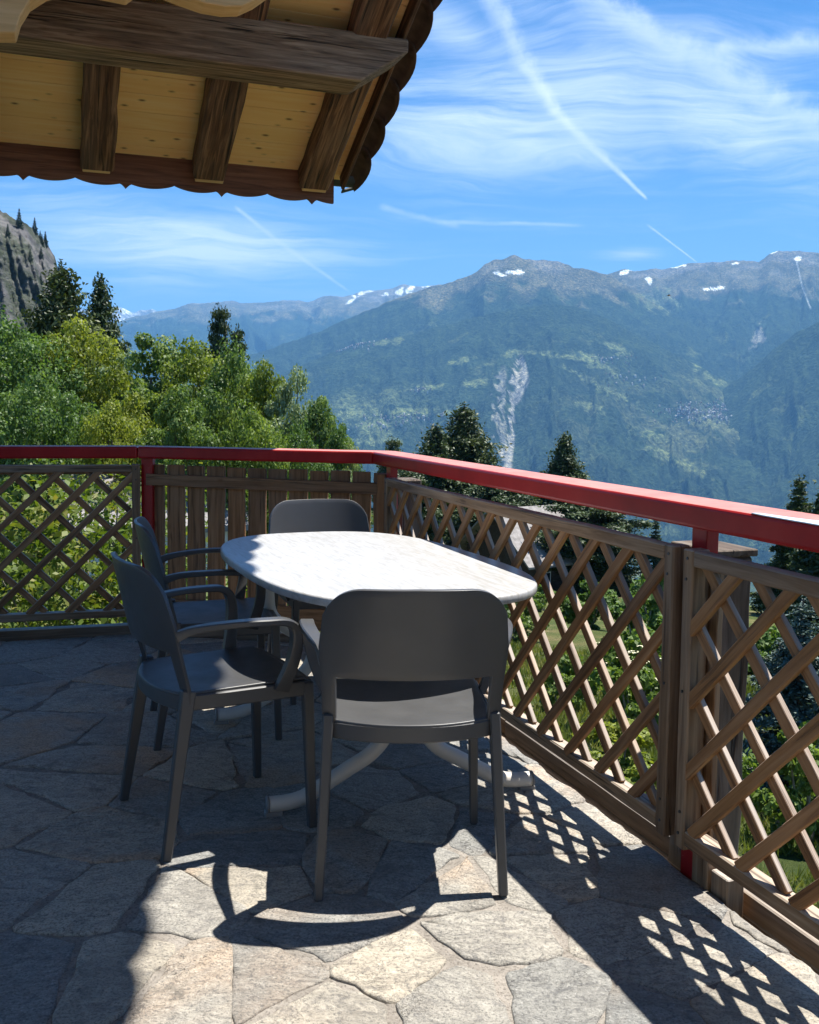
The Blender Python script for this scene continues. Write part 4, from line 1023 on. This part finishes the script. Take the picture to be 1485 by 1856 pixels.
for a in (('ash2', 140, 545, 37, 'yellow green leafy tree in front of the tallest pine', .85), ('ash1', 12, 560, 36, 'leafy tree at the left picture edge under the cliff', .9), ('ash4', 275, 572, 42, 'pale feathery ash tree in the middle of the leafy group', .95),
          ('ash3', 215, 610, 44, 'grey green tree between the conifer and the pale ash', .9), ('ash2', 352, 585, 40, 'bright yellow green tree just left of the small pine top', .85), ('ash1', 425, 612, 38, 'round green tree below the two small pine tops', .72),
          ('ash2', 478, 622, 36, 'light green tree with its top right of the small pines', .62), ('ash3', 530, 636, 35, 'silvery leaved tree against the blue slope', .62), ('ash4', 575, 690, 34, 'green tree sloping down to the right of the silvery tree', .6),
          ('ash4', 612, 742, 33, 'low green tree second from the right end of the leafy group', .46), ('ash3', 636, 785, 32, 'lowest leafy tree at the right end of the group just above the rail', .36), ('ash1', 70, 655, 29, 'dark green tree low at the left above the rail', .75),
          ('ash4', 320, 668, 28, 'silver green tree in the front row above the rail corner', .75), ('ash2', 200, 700, 28, 'yellow green bushy tree in the front row left of the rail corner', .6), ('ash1', 450, 720, 28, 'broad green tree in the front row above the middle rail', .62), ('ash1', 540, 752, 29, 'green tree in the front row below the silvery tree', .5)):
    plant(a[0], a[1], a[2], a[3], a[4], 'tree', a[5], GT, 'leafy_tree', sink=1.0)
GC = 'conifers beyond the right part of the fence'
for a in (('wide1', 842, 730, 96, 'large dark conifer left of the scree slide', .95), ('wide2', 790, 768, 93, 'paler broad conifer touching the large one on its left', .95), ('pine2', 712, 792, 118, 'tiny conifer tip above the rail corner', .45),
          ('wide2', 1025, 783, 90, 'round topped dark pine standing alone right of the scree slide', .78), ('pine1', 900, 868, 86, 'dark pine below the rail left of the lone pine', .8), ('pine1', 1075, 888, 80, 'spreading pine under the handrail right of the lone pine', .85), ('pine2', 965, 872, 93, 'low pine filling the gap under the handrail', .9),
          ('spruce2', 1190, 938, 77, 'small dark conifer below the handrail near the timber pillar', .5), ('spruce1', 1450, 862, 70, 'dark spruce at the right picture edge above the handrail', .82), ('pine2', 745, 850, 80, 'dark conifer just behind the far rail corner', .7)):
    plant(a[0], a[1], a[2], a[3], a[4], 'conifer', a[5], GC, 'conifer_tree', sink=.5)

# shrubs seen through the lattice
def bush_proto(key, n, clumps, leaf, mat, seed):
    P_, Bz, cs = broad_points(1.0, 1.35, n, clumps, .02, seed); cm = leaves('foliage', P_, leaf, mat, bias=Bz); cm.materials.append(mat)
    r = random.Random(seed); segs = []
    for (x, y, z, cr) in r.sample(cs, 10): segs.append(((x * .15, y * .15, -.1), (x, y, z), .02, .006))
    tm_ = limb_mesh(segs, 'stems', 5); tm_.materials.append(M['bark_pale']); PROTO[key] = (cm, tm_)
bush_proto('bush1', 5200, 34, .062, M['bush'], 31); bush_proto('bush2', 5200, 30, .055, M['leaf_a'], 32); bush_proto('bush3', 4200, 26, .07, M['leaf_b'], 33)
def shrub(kind, px, base, dist, h, w, label, group='shrubs on the slope below the terrace'):
    p = at_dist(px, base, dist); zg = float(gz(p[0], p[1])); cm, tm_ = PROTO[kind]
    root = empty('shrub', (p[0], p[1], zg), label, 'shrub', group); root.rotation_euler.z = random.uniform(0, 6.28); root.scale = (w, w, h)
    for nm, me in (('foliage', cm), ('stems', tm_)):
        c = bpy.data.objects.new(nm, me); COL.objects.link(c); c.parent = root
    return root
def gd(px, py):
    """distance at which the line of sight meets the slope"""
    for d in np.geomspace(5, 400, 240):
        q = at_dist(px, py, d)
        if q[2] < float(gz(q[0], q[1])): return float(d)
    return 400.0
for k, (kind, px, py, h, w, lb) in enumerate((
    ('bush1', 1150, 1330, 1.5, 1.3, 'bright green elder shrub with cream flowers just outside the long lattice'), ('bush2', 1165, 1235, 2.0, 1.7, 'dark green shrub behind the long lattice near its right stile'), ('bush2', 1190, 1160, 2.2, 2.0, 'big rounded shrub right behind the stile of the long lattice'),
    ('bush1', 1060, 1140, 1.7, 1.8, 'mid green shrub in the meadow behind the middle of the long lattice'), ('bush1', 985, 1110, 1.5, 1.6, 'green shrub below the table corner in front of the chalet'), ('bush2', 1120, 1075, 2.2, 2.4, 'shrub at the top of the meadow right of the chalet'),
    ('bush3', 1120, 1420, .8, 1.0, 'light green low plant at the foot of the long lattice'), ('bush1', 1395, 1045, 3.2, 2.6, 'fresh green bush above the nearest lattice panel beside the timber pillar'), ('bush2', 1440, 1120, 2.6, 2.6, 'dark shrub behind the top of the nearest lattice panel'),
    ('bush2', 1465, 1540, 1.3, 1.0, 'dark low shrub at the bottom right behind the nearest lattice'), ('bush1', 1400, 1260, 1.6, 1.5, 'grey green shrub left of the blue spruce'), ('bush2', 930, 1160, 1.4, 1.6, 'dark shrub hidden behind the front chair at the lattice'),
    ('bush3', 1180, 1490, .55, .7, 'small yellow green plant low behind the right stile'), ('bush1', 1015, 1290, 1.0, .9, 'leafy plant with bright leaves at the middle of the long lattice foot'), ('bush2', 1290, 1130, 2.4, 2.0, 'dark bush behind the timber pillar'),
    ('bush1', 545, 1130, .9, 1.6, 'low green hedge plant seen under the board fence'), ('bush3', 120, 1150, .9, 1.5, 'yellow green plant showing below the left lattice'), ('bush3', 215, 1135, .7, 1.2, 'small yellow green plant below the right end of the left lattice'))):
    shrub(kind, px, py, gd(px, py), h, w, lb)
# elder flowers
er = bpy.data.objects.get('shrub'); 
def flowers():
    base = [o for o in COL.objects if o.name.startswith('shrub') and 'cream flowers' in o.get('label', '')][0]
    V = []; Fs = []
    for k in range(34):
        a = random.uniform(0, 6.28); r0 = random.uniform(.1, .62); z = random.uniform(.55, .98); c = Vector((math.cos(a) * r0, math.sin(a) * r0, z)); n = len(V)
        for j in range(9):
            p = c + Vector((random.gauss(0, .03), random.gauss(0, .03), random.gauss(0, .008))); s = .014; n = len(V)
            V.extend([p + Vector((-s, 0, 0)), p + Vector((0, -s, .003)), p + Vector((s, 0, 0)), p + Vector((0, s, .003))]); Fs.append((n, n + 1, n + 2, n + 3))
    o = bpy.data.objects.new('blossom', mesh_py('blossom', V, Fs)); o.data.materials.append(M['flower']); COL.objects.link(o); o.parent = base
flowers()
bs = at_dist(1430, 1420, gd(1430, 1480)); zg = float(gz(bs[0], bs[1]))
def placed(kind, px, py, h, w, label, cat, name):
    d = gd(px, py); p = at_dist(px, py, d); zg = float(gz(p[0], p[1])); cm, tm_ = PROTO[kind]
    root = empty(name, (p[0], p[1], zg), label, cat); root.scale = (w, w, h / 10)
    for nm, me in (('crown', cm), ('trunk', tm_)):
        c = bpy.data.objects.new(nm, me); COL.objects.link(c); c.parent = root
    return root
placed('blue', 1440, 1470, 2.6, .40, 'blue green young spruce behind the nearest lattice panel', 'spruce', 'spruce_tree')
placed('spruce1', 1490, 1300, 5.5, .62, 'dark spruce at the right edge behind the blue green one', 'spruce', 'spruce_tree')

# broad young-leaved tree right outside the left lattice
def near_tree():
    root = empty('garden_tree', (-2.6, 8.0, float(gz(-2.6, 8.0))), 'yellow green tree with reddish young leaves close behind the left lattice', 'tree')
    z0 = root.location.z; r = np.random.default_rng(5); P_ = []; Bz = []; segs = [((0, 0, -.5), (.05, 0, .9), .09, .07), ((.05, 0, .9), (-.2, .1, 2.2), .07, .04)]
    for k in range(210):
        a = r.uniform(0, 6.28); rad = r.uniform(.15, 1.0) ** .7 * 1.65; z = r.uniform(.6, 3.2) ; rad *= (1 - .45 * abs(z - 1.9) / 1.9)
        c = np.array([math.cos(a) * rad - .1, math.sin(a) * rad * .8, z]); m = 110; d = r.normal(size=(m, 3)) * [.17, .17, .12]
        P_.append(c + d); Bz.append(d * 2 + [0, -.1, .6])
        if k % 3 == 0: mid = (c[0] * .4, c[1] * .4, .9 + (z - .9) * .5); segs += [((.03, 0, min(z * .5, 1.4)), mid, .03, .02), (mid, tuple(c), .018, .005)]
    P_ = np.concatenate(P_); Bz = np.concatenate(Bz)
    cm = leaves('crown', P_, .044, M['leaf_maple'], bias=Bz, stretch=1.5); cm.materials.append(M['leaf_maple'])
    tm_ = limb_mesh(segs, seg=6); tm_.materials.append(M['bark_pale']); tm_.shade_smooth()
    for nm, me in (('crown', cm), ('trunk', tm_)):
        c = bpy.data.objects.new(nm, me); COL.objects.link(c); c.parent = root
near_tree()

# grass on the slope near the terrace
def grass():
    n = 120000; rr = rng.uniform(5.5, 26, n) ; az = np.radians(rng.uniform(-26, 34, n)); x = rr * np.sin(az); y = rr * np.cos(az); z = gz(x, y)
    keep = (fbm(x * .6, y * .6, 3, 44) > -.25); x, y, z, rr = x[keep], y[keep], z[keep], rr[keep]; n = len(x)
    a = rng.uniform(0, 6.28, n); h = rng.uniform(.04, .14, n) * (1 + rr / 40); w = .0045 * (1 + rr / 6)
    lx, ly = rng.normal(size=n) * .05, rng.normal(size=n) * .05; c, s = np.cos(a) * w, np.sin(a) * w
    V = np.stack([np.stack([x - c, y - s, z], 1), np.stack([x + c, y + s, z], 1), np.stack([x + lx, y + ly, z + h], 1)], 1).reshape(-1, 3)
    me = mesh_np('grass', V, np.arange(3 * n).reshape(-1, 3)); return me
M['grass'] = leafmat('grass_blade', (.07, .10, .02), (.15, .18, .04), (.28, .25, .10), .35, nscale=.5)
tag(link('grass', grass(), M['grass']), 'sunlit meadow grass on the slope below the terrace', 'grass', kind='stuff')
# gravel path
V = []; Fs = []; pts = smooth_path([at_dist(1100, 1400, gd(1100, 1400))[:2], at_dist(1180, 1405, gd(1180, 1405))[:2], at_dist(1350, 1402, gd(1350, 1402))[:2], at_dist(1420, 1390, gd(1420, 1390))[:2], at_dist(1700, 1360, gd(1700, 1360))[:2]], 8)
for i, p in enumerate(pts):
    d = pts[min(i + 1, len(pts) - 1)] - pts[max(i - 1, 0)]; d /= np.hypot(*d); nn = np.array([-d[1], d[0]])
    for s in (-.28, 0, .28): q = p + nn * s; V.append((q[0], q[1], float(gz(*q)) + .05))
for i in range(len(pts) - 1):
    for k in range(2): Fs.append((3 * i + k, 3 * i + k + 1, 3 * i + 4 + k, 3 * i + 3 + k))
tag(link('garden_path', mesh_py('garden_path', V, Fs), M['gravel'], smooth=True), kind='structure')
# small firs along the cliff top
for k in range(26):
    i = random.randrange(60, 150); j = 186 - int(random.random() ** 2 * 10)
    if k > 18: j = random.randrange(120, 170)
    root = empty('fir_tree', (CX_[i, j], CY_[i, j], CZ_[i, j] - 2), 'tiny dark fir growing on the rocky cliff at the left', 'fir tree', 'firs growing on the cliff')
    s = random.uniform(.7, 1.35); root.scale = (s * 1.3, s * 1.3, s); cm, tm_ = PROTO['spruce2']
    c = bpy.data.objects.new('crown', cm); COL.objects.link(c); c.parent = root

# ================================================================== HOUSES BELOW
def house(label, origin, az, L, Wd, hwall, rise, wallm, roofm, over=.6, cat='house', windows=(), balcony=False, tiles=False):
    """origin = front left corner on the ground; az turns the long side (X) in plan; gable on the short sides"""
    root = empty('house', origin, label, cat); c, s = math.cos(az), math.sin(az); mw = Matrix.Translation(origin) @ Matrix.Rotation(az, 4, 'Z')
    V = [(0, 0, -2), (L, 0, -2), (L, Wd, -2), (0, Wd, -2), (0, 0, hwall), (L, 0, hwall), (L, Wd, hwall), (0, Wd, hwall), (0, Wd / 2, hwall + rise), (L, Wd / 2, hwall + rise)]
    Fs = [(0, 1, 5, 4), (2, 3, 7, 6), (1, 2, 6, 9, 5), (3, 0, 4, 8, 7)]
    link('wall', mesh_py('wall', V, Fs), wallm, root, mw)
    sl = rise / (Wd / 2); t = .16
    for sgn, nm in ((1, 'roof'), (-1, 'roof')):
        y0 = -over if sgn > 0 else Wd + over; z0 = hwall - over * sl + .05; y1 = Wd / 2; z1 = hwall + rise + .05
        V = [(-over, y0, z0), (L + over, y0, z0), (L + over, y1, z1), (-over, y1, z1)]; V += [(a, b, d + t) for a, b, d in V]
        Fs = [(0, 3, 2, 1), (4, 5, 6, 7), (0, 1, 5, 4), (1, 2, 6, 5), (2, 3, 7, 6), (3, 0, 4, 7)]
        if sgn < 0: Fs = [f[::-1] for f in Fs]
        ro = link(nm, mesh_py(nm, V, Fs), roofm, root, mw)
        if tiles and sgn > 0:
            n = 13
            for k in range(n):
                f0, f1 = k / n, (k + 1.12) / n; V = []
                for f, dz in ((f0, .035), (min(f1, 1), .01)):
                    for a in (-over, L + over): V.append((a, y0 + (y1 - y0) * f, z0 + (z1 - z0) * f + t + dz))
                V += [(a, b, d - .03) for a, b, d in V]
                link('slate_course', mesh_py('slate_course', V, [(0, 1, 3, 2), (4, 6, 7, 5), (0, 4, 5, 1)]), roofm, root, mw)
    for (face, u, z, w, h) in windows:
        if face == 'f': pts = [(u, -.03, z), (u + w, -.03, z), (u + w, -.03, z + h), (u, -.03, z + h)]; off = (0, -.05, 0)
        elif face == 'l': pts = [(-.03, u + w, z), (-.03, u, z), (-.03, u, z + h), (-.03, u + w, z + h)]; off = (-.05, 0, 0)
        else: pts = [(L + .03, u, z), (L + .03, u + w, z), (L + .03, u + w, z + h), (L + .03, u, z + h)]; off = (.05, 0, 0)
        V = pts + [tuple(np.add(p, np.multiply(off, -3))) for p in pts]
        wv = link('window', mesh_py('window', V, [(0, 1, 2, 3)]), M['glass'], root, mw)
        fr = []; cc = np.mean(pts, axis=0); ring = [tuple(cc + (np.array(p) - cc) * 1.18 + np.array(off) * .5) for p in pts]; ri = [tuple(np.array(p) + np.array(off) * .5) for p in pts]
        link('window_frame', mesh_py('window_frame', ring + ri, [(i, (i + 1) % 4, 4 + (i + 1) % 4, 4 + i) for i in range(4)]), M['render'], root, mw)
    if balcony:
        for zz in (2.3, 3.3): 
            V = [(-.2, -.9, zz), (L + .2, -.9, zz), (L + .2, -.8, zz), (-.2, -.8, zz)]; V += [(a, b, d + .12) for a, b, d in V]
            link('balcony_rail', mesh_py('balcony_rail', V, [(0, 3, 2, 1), (4, 5, 6, 7), (0, 1, 5, 4), (1, 2, 6, 5), (2, 3, 7, 6), (3, 0, 4, 7)]), M['chalet'], root, mw)
        for k in range(26):
            x = -.1 + k * (L + .2) / 25; V = [(x, -.87, 2.4), (x + .06, -.87, 2.4), (x + .06, -.83, 2.4), (x, -.83, 2.4)]; V += [(a, b, 3.3) for a, b, d in V]
            link('baluster', mesh_py('baluster', V, [(0, 1, 5, 4), (1, 2, 6, 5), (2, 3, 7, 6), (3, 0, 4, 7)]), M['chalet'], root, mw)
    return root
def house_at(e1, e2, ground, label, Wd, rise, wallm, roofm, over, windows):
    """e1, e2: ends of the front eave; the house stands on the slope below them"""
    d = e2 - e1; L = math.hypot(d[0], d[1]); az = math.atan2(d[1], d[0]); h = e1[2] - ground
    return house(label, Vector((e1[0], e1[1], ground)), az, L, Wd, h, rise, wallm, roofm, over, 'house', windows)
e1, e2 = at_dist(962, 1010, 76), at_dist(1052, 997, 79.5)
house_at(e1, e2, at_dist(962, 1105, 76)[2], 'dark wooden chalet with a grey slate roof seen through the long lattice', 8.0, 3.2, M['chalet'], M['shingle'], 1.0,
         (('f', 3.6, 1.6, .8, 1.1), ('f', 1.2, 1.6, .8, 1.1), ('l', 3.0, 1.2, .8, 1.0), ('l', 5.0, 1.2, .8, 1.0)))
e1, e2 = at_dist(150, 965, 26), at_dist(440, 958, 27)
house_at(e1, e2, at_dist(150, 1115, 26)[2], 'white house with a pale roof behind the garden tree at the left', 4.5, 1.25, M['render'], M['shingle'], .3,
         (('f', .55, 1.35, .3, .45), ('f', 1.35, .25, .16, .5), ('f', 2.5, 1.0, .5, .6)))
# ================================================================== TABLE
tc_ = Vector((-.163, 3.59, 0)); ta = R(-23.3); U = Vector((math.sin(ta), math.cos(ta), 0)); Vv = Vector((math.cos(ta), -math.sin(ta), 0))
tbl = empty('garden_table', tc_, 'oval white topped garden table with cream tube legs in the middle of the chairs', 'table')
N = 96; out_ = []
for k in range(N):
    a = 2 * math.pi * k / N; c, s = math.cos(a), math.sin(a); r_ = (abs(c / .792) ** 2.9 + abs(s / .459) ** 2.9) ** (-1 / 2.9); out_.append((c * r_, s * r_))
V = []; Fs = []
prof = [(-.010, .7055), (-.002, .7075), (0, .712), (0, .728), (-.0025, .7325), (-.008, .735)]
for ins, z in prof:
    for (u, w) in out_:
        L = math.hypot(u, w); f = 1 + ins / L; V.append((u * f, w * f, z))
for r_ in range(len(prof) - 1):
    for k in range(N): Fs.append((r_ * N + k, r_ * N + (k + 1) % N, (r_ + 1) * N + (k + 1) % N, (r_ + 1) * N + k))
Fs.append(tuple(range(N))[::-1]); Fs.append(tuple(range((len(prof) - 1) * N, len(prof) * N)))
mw = Matrix((Vector((U.x, U.y, 0)), Vector((-Vv.x, -Vv.y, 0)), Vector((0, 0, 1)))).transposed().to_4x4(); mw.translation = tc_
tt_ = link('tabletop', mesh_py('tabletop', V, Fs), M['table'], tbl, mw)
for p in tt_.data.polygons: p.use_smooth = len(p.vertices) == 4
for ci, (cx, cy) in enumerate(((-.003, 3.171), (-.337, 4.056))):
    lat = Vector((.961, .277, 0)); cc = Vector((cx, cy, 0)); fw = Vector((-.277, .961, 0))
    for sg in (-1, 1):
        pts = [(.445, .036), (.39, .037), (.335, .048), (.27, .082), (.19, .128), (.12, .168), (.075, .215), (.058, .26), (.066, .305), (.11, .345), (.175, .385), (.226, .44), (.24, .52), (.24, .694)]
        path = smooth_path([tuple(cc + lat * (sg * a) + Vector((0, 0, z))) for a, z in pts], 4)
        sweep('leg', [Vector(p) for p in path], [.050] * len(path), [.050] * len(path), tuple(fw), M['tube'], tbl, round_=True, seg=14)
        gp = cc + lat * (sg * .43)
        g_ = bar('glide', gp + Vector((0, 0, .0)) - lat * .028, gp + lat * .028, .034, .022, (0, 0, 1), M['tube_cap'], tbl, .003); g_.location.z += .006
        ec = sweep('end_cap', [cc + lat * (sg * .4449) + Vector((0, 0, .036)), cc + lat * (sg * .452) + Vector((0, 0, .036))], .054, .054, tuple(fw), M['tube_cap'], tbl, round_=True, seg=14)
    bar('cross_tube', cc - lat * .075 + Vector((0, 0, .30)), cc + lat * .075 + Vector((0, 0, .30)), .03, .03, (0, 0, 1), M['tube'], tbl, .006)
    bar('top_bearer', cc - lat * .36 + Vector((0, 0, .694)), cc + lat * .36 + Vector((0, 0, .694)), .05, .022, (0, 0, 1), M['tube_cap'], tbl, .003)
a_, b_ = Vector((-.003, 3.171, .30)), Vector((-.337, 4.056, .30))
bar('stretcher', a_, b_, .04, .03, (0, 0, 1), M['tube'], tbl, .006)

# ================================================================== CHAIRS
def chair(loc, rotz, label):
    root = empty('armchair', (0, 0, 0), label, 'chair', 'dark grey plastic armchairs around the table')
    m = M['chair']
    hwid = lambda z: np.interp(z, [.40, .47, .56, .64, .72, .85], [.238, .238, .240, .246, .250, .250])
    def backpt(t, z):
        w = hwid(z); x = t * w; y = np.interp(z, [.40, .46, .60, .84], [-.150, -.152, -.185, -.238]) - .060 * (1 - abs(t) ** 2.2) * np.interp(z, [.44, .60], [.6, 1.0]); return (x, y, z)
    # backrest: panel plus the two uprights, one sheet with an opening
    ts = list(np.linspace(-1, 1, 41)); V = []; Fs = []; idx = {}
    zlow = [.440, .470, .500, .530, .560, .590]; nhi = 12
    def ztop(t):
        a = abs(t); 
        if a < .50: return .836 - .003 * a
        u = (a - .50) / .50; return .8345 - .165 * (1 - (1 - min(u, 1) ** 2.5) ** (1 / 2.5))
    def vid(i, j):
        if (i, j) not in idx:
            t = ts[i]; 
            z = zlow[j] if j < len(zlow) else .590 + (ztop(t) - .590) * (j - len(zlow) + 1) / nhi
            idx[(i, j)] = len(V); V.append(backpt(t, z))
        return idx[(i, j)]
    nr = len(zlow) + nhi
    for i in range(len(ts) - 1):
        tm = (ts[i] + ts[i + 1]) / 2
        for j in range(nr - 1):
            if j < len(zlow) - 1 and abs(tm) < .865: continue
            Fs.append((vid(i, j), vid(i + 1, j), vid(i + 1, j + 1), vid(i, j + 1)))
    b = link('backrest', mesh_py('backrest', V, Fs), m, root, smooth=True)
    md = b.modifiers.new('solid', 'SOLIDIFY'); md.thickness = .012; md.offset = 0; bv = bevel(b, .0035, 2)
    # seat
    V = []; Fs = []; nx, ny = 20, 18; W_ = .214
    for i in range(nx + 1):
        t = -1 + 2 * i / nx; yb = -.166 - .058 * (1 - abs(t) ** 2.2); yf = .226 + .012 * (1 - t * t)
        for j in range(ny + 1):
            f = j / ny; y = yb + (yf - yb) * f; z = .466 - .012 * (1 - t * t) * math.sin(math.pi * min(1, f * .9 + .05)) + .006 * f
            z -= .018 * max(0, (f - .93) / .07) ** 2; x = t * W_ * (1 + .03 * f)
            V.append((x, y, z))
    for i in range(nx):
        for j in range(ny): a = i * (ny + 1) + j; Fs.append((a, a + ny + 1, a + ny + 2, a + 1))
    st = link('seat', mesh_py('seat', V, Fs), m, root, smooth=True); md = st.modifiers.new('solid', 'SOLIDIFY'); md.thickness = .010; md.offset = -1; bevel(st, .003, 2)
    # frame under the seat
    ring = []
    for t in np.linspace(-1, 1, 17): ring.append((t * .212, -.160 - .055 * (1 - abs(t) ** 2.2), .4375))
    ring += [(.218, -.05, .4375), (.220, .08, .4375), (.220, .20, .4375)]
    for t in np.linspace(1, -1, 9): ring.append((t * .208, .222 + .01 * (1 - t * t), .4375))
    ring += [(-.220, .20, .4375), (-.220, .08, .4375), (-.218, -.05, .4375)]
    sweep('seat_frame', ring, .046, .020, (0, 0, 1), m, root, closed=True)
    for sg in (-1, 1):
        bar('leg', (sg * .223, -.156, .478), (sg * .2448, -.2285, 0), .029, .042, (0, 1, 0), m, root, .004, wid1=.024, thk1=.027)
        bar('leg', (sg * .218, .2150, .455), (sg * .2312, .2285, 0), .030, .034, (0, 1, 0), m, root, .004, wid1=.024, thk1=.026)
        pts = [(.240, -.196, .640), (.247, -.150, .6555), (.262, -.08, .664), (.277, -.005, .668), (.285, .060, .667), (.287, .112, .663), (.286, .142, .645), (.282, .152, .605), (.269, .148, .545), (.250, .136, .490), (.230, .126, .445)]
        wd = [.018, .026, .036, .041, .042, .041, .039, .036, .031, .027, .022]; th = [.030, .022, .019, .018, .019, .022, .027, .032, .035, .038, .046]
        sp_ = smooth_path([p + (a, b_) for p, a, b_ in zip(pts, wd, th)], 4)
        sweep('armrest', [Vector((sg * p[0], p[1], p[2])) for p in sp_], [p[3] for p in sp_], [p[4] for p in sp_], (1, 0, 0), m, root)
    root.location = loc; root.rotation_euler.z = rotz
    return root
def place_chair(src, x, y, facing_deg, label):
    """facing measured from +X, the chair looks along its own +Y"""
    c = src if src.location.length < 1e-6 else copy_tree(src)
    c.location = (x, y, 0.001); c.rotation_euler.z = R(facing_deg - 90); c['label'] = label; return c
ch = chair((0, 0, 0), 0, 'dark grey armchair nearest the viewer, back turned, at the near end of the table')
place_chair(ch, .002, 2.762, 94.6, 'dark grey armchair nearest the viewer, back turned, at the near end of the table')
place_chair(ch, -.599, 3.052, 29.8, 'dark grey armchair on the left side of the table, the nearer of the two there')
place_chair(ch, -.776, 3.911, 16.1, 'dark grey armchair on the left side of the table, the farther of the two there')
place_chair(ch, -.350, 4.49, -70.0, 'dark grey armchair behind the far end of the table in front of the board fence')

# ================================================================== BIRD
bp = at_dist(1212, 536, 55); br = empty('bird', bp, 'tiny dark bird gliding in front of the right mountain', 'bird')
V = [(-.09, 0, 0), (.16, 0, .02), (.02, 0, .035), (.02, 0, -.02), (-.02, -.03, 0), (-.02, .03, 0)]
link('body', mesh_py('body', V, [(0, 4, 2), (0, 2, 5), (0, 5, 3), (0, 3, 4), (1, 2, 4), (1, 5, 2), (1, 3, 5), (1, 4, 3)]), M['metal_dark'], br, Matrix.Translation(bp))
for sg in (-1, 1):
    V = [(.05, 0, .01), (-.05, 0, .01), (-.02, sg * .16, .06), (.06, sg * .15, .06), (.0, sg * .30, .03)]
    link('wing', mesh_py('wing', V, [(0, 1, 2, 3), (3, 2, 4)]), M['metal_dark'], br, Matrix.Translation(bp))

# ================================================================== HAZE
hz = NT('haze_air'); hz.n.remove(hz.b); pv = hz.node('ShaderNodeVolumePrincipled')
pv.inputs['Color'].default_value = (.20, .52, 1.0, 1); pv.inputs['Density'].default_value = 4.7e-5; pv.inputs['Anisotropy'].default_value = 0.0
hz.l.new(pv.outputs[0], hz.o.inputs['Volume'])
V = [(x, y, z) for z in (-1400, 3100) for x, y in ((-29000, -6000), (29000, -6000), (29000, 33000), (-29000, 33000))]
hb = link('haze', mesh_py('haze', V, [(3, 2, 1, 0), (4, 5, 6, 7), (0, 1, 5, 4), (1, 2, 6, 5), (2, 3, 7, 6), (3, 0, 4, 7)]), hz.m); hb['kind'] = 'stuff'; hb['label'] = 'blue summer haze in the air over the valley'
scene.cycles.volume_max_steps = 64; scene.cycles.volume_bounces = 0
print('stones', nst)
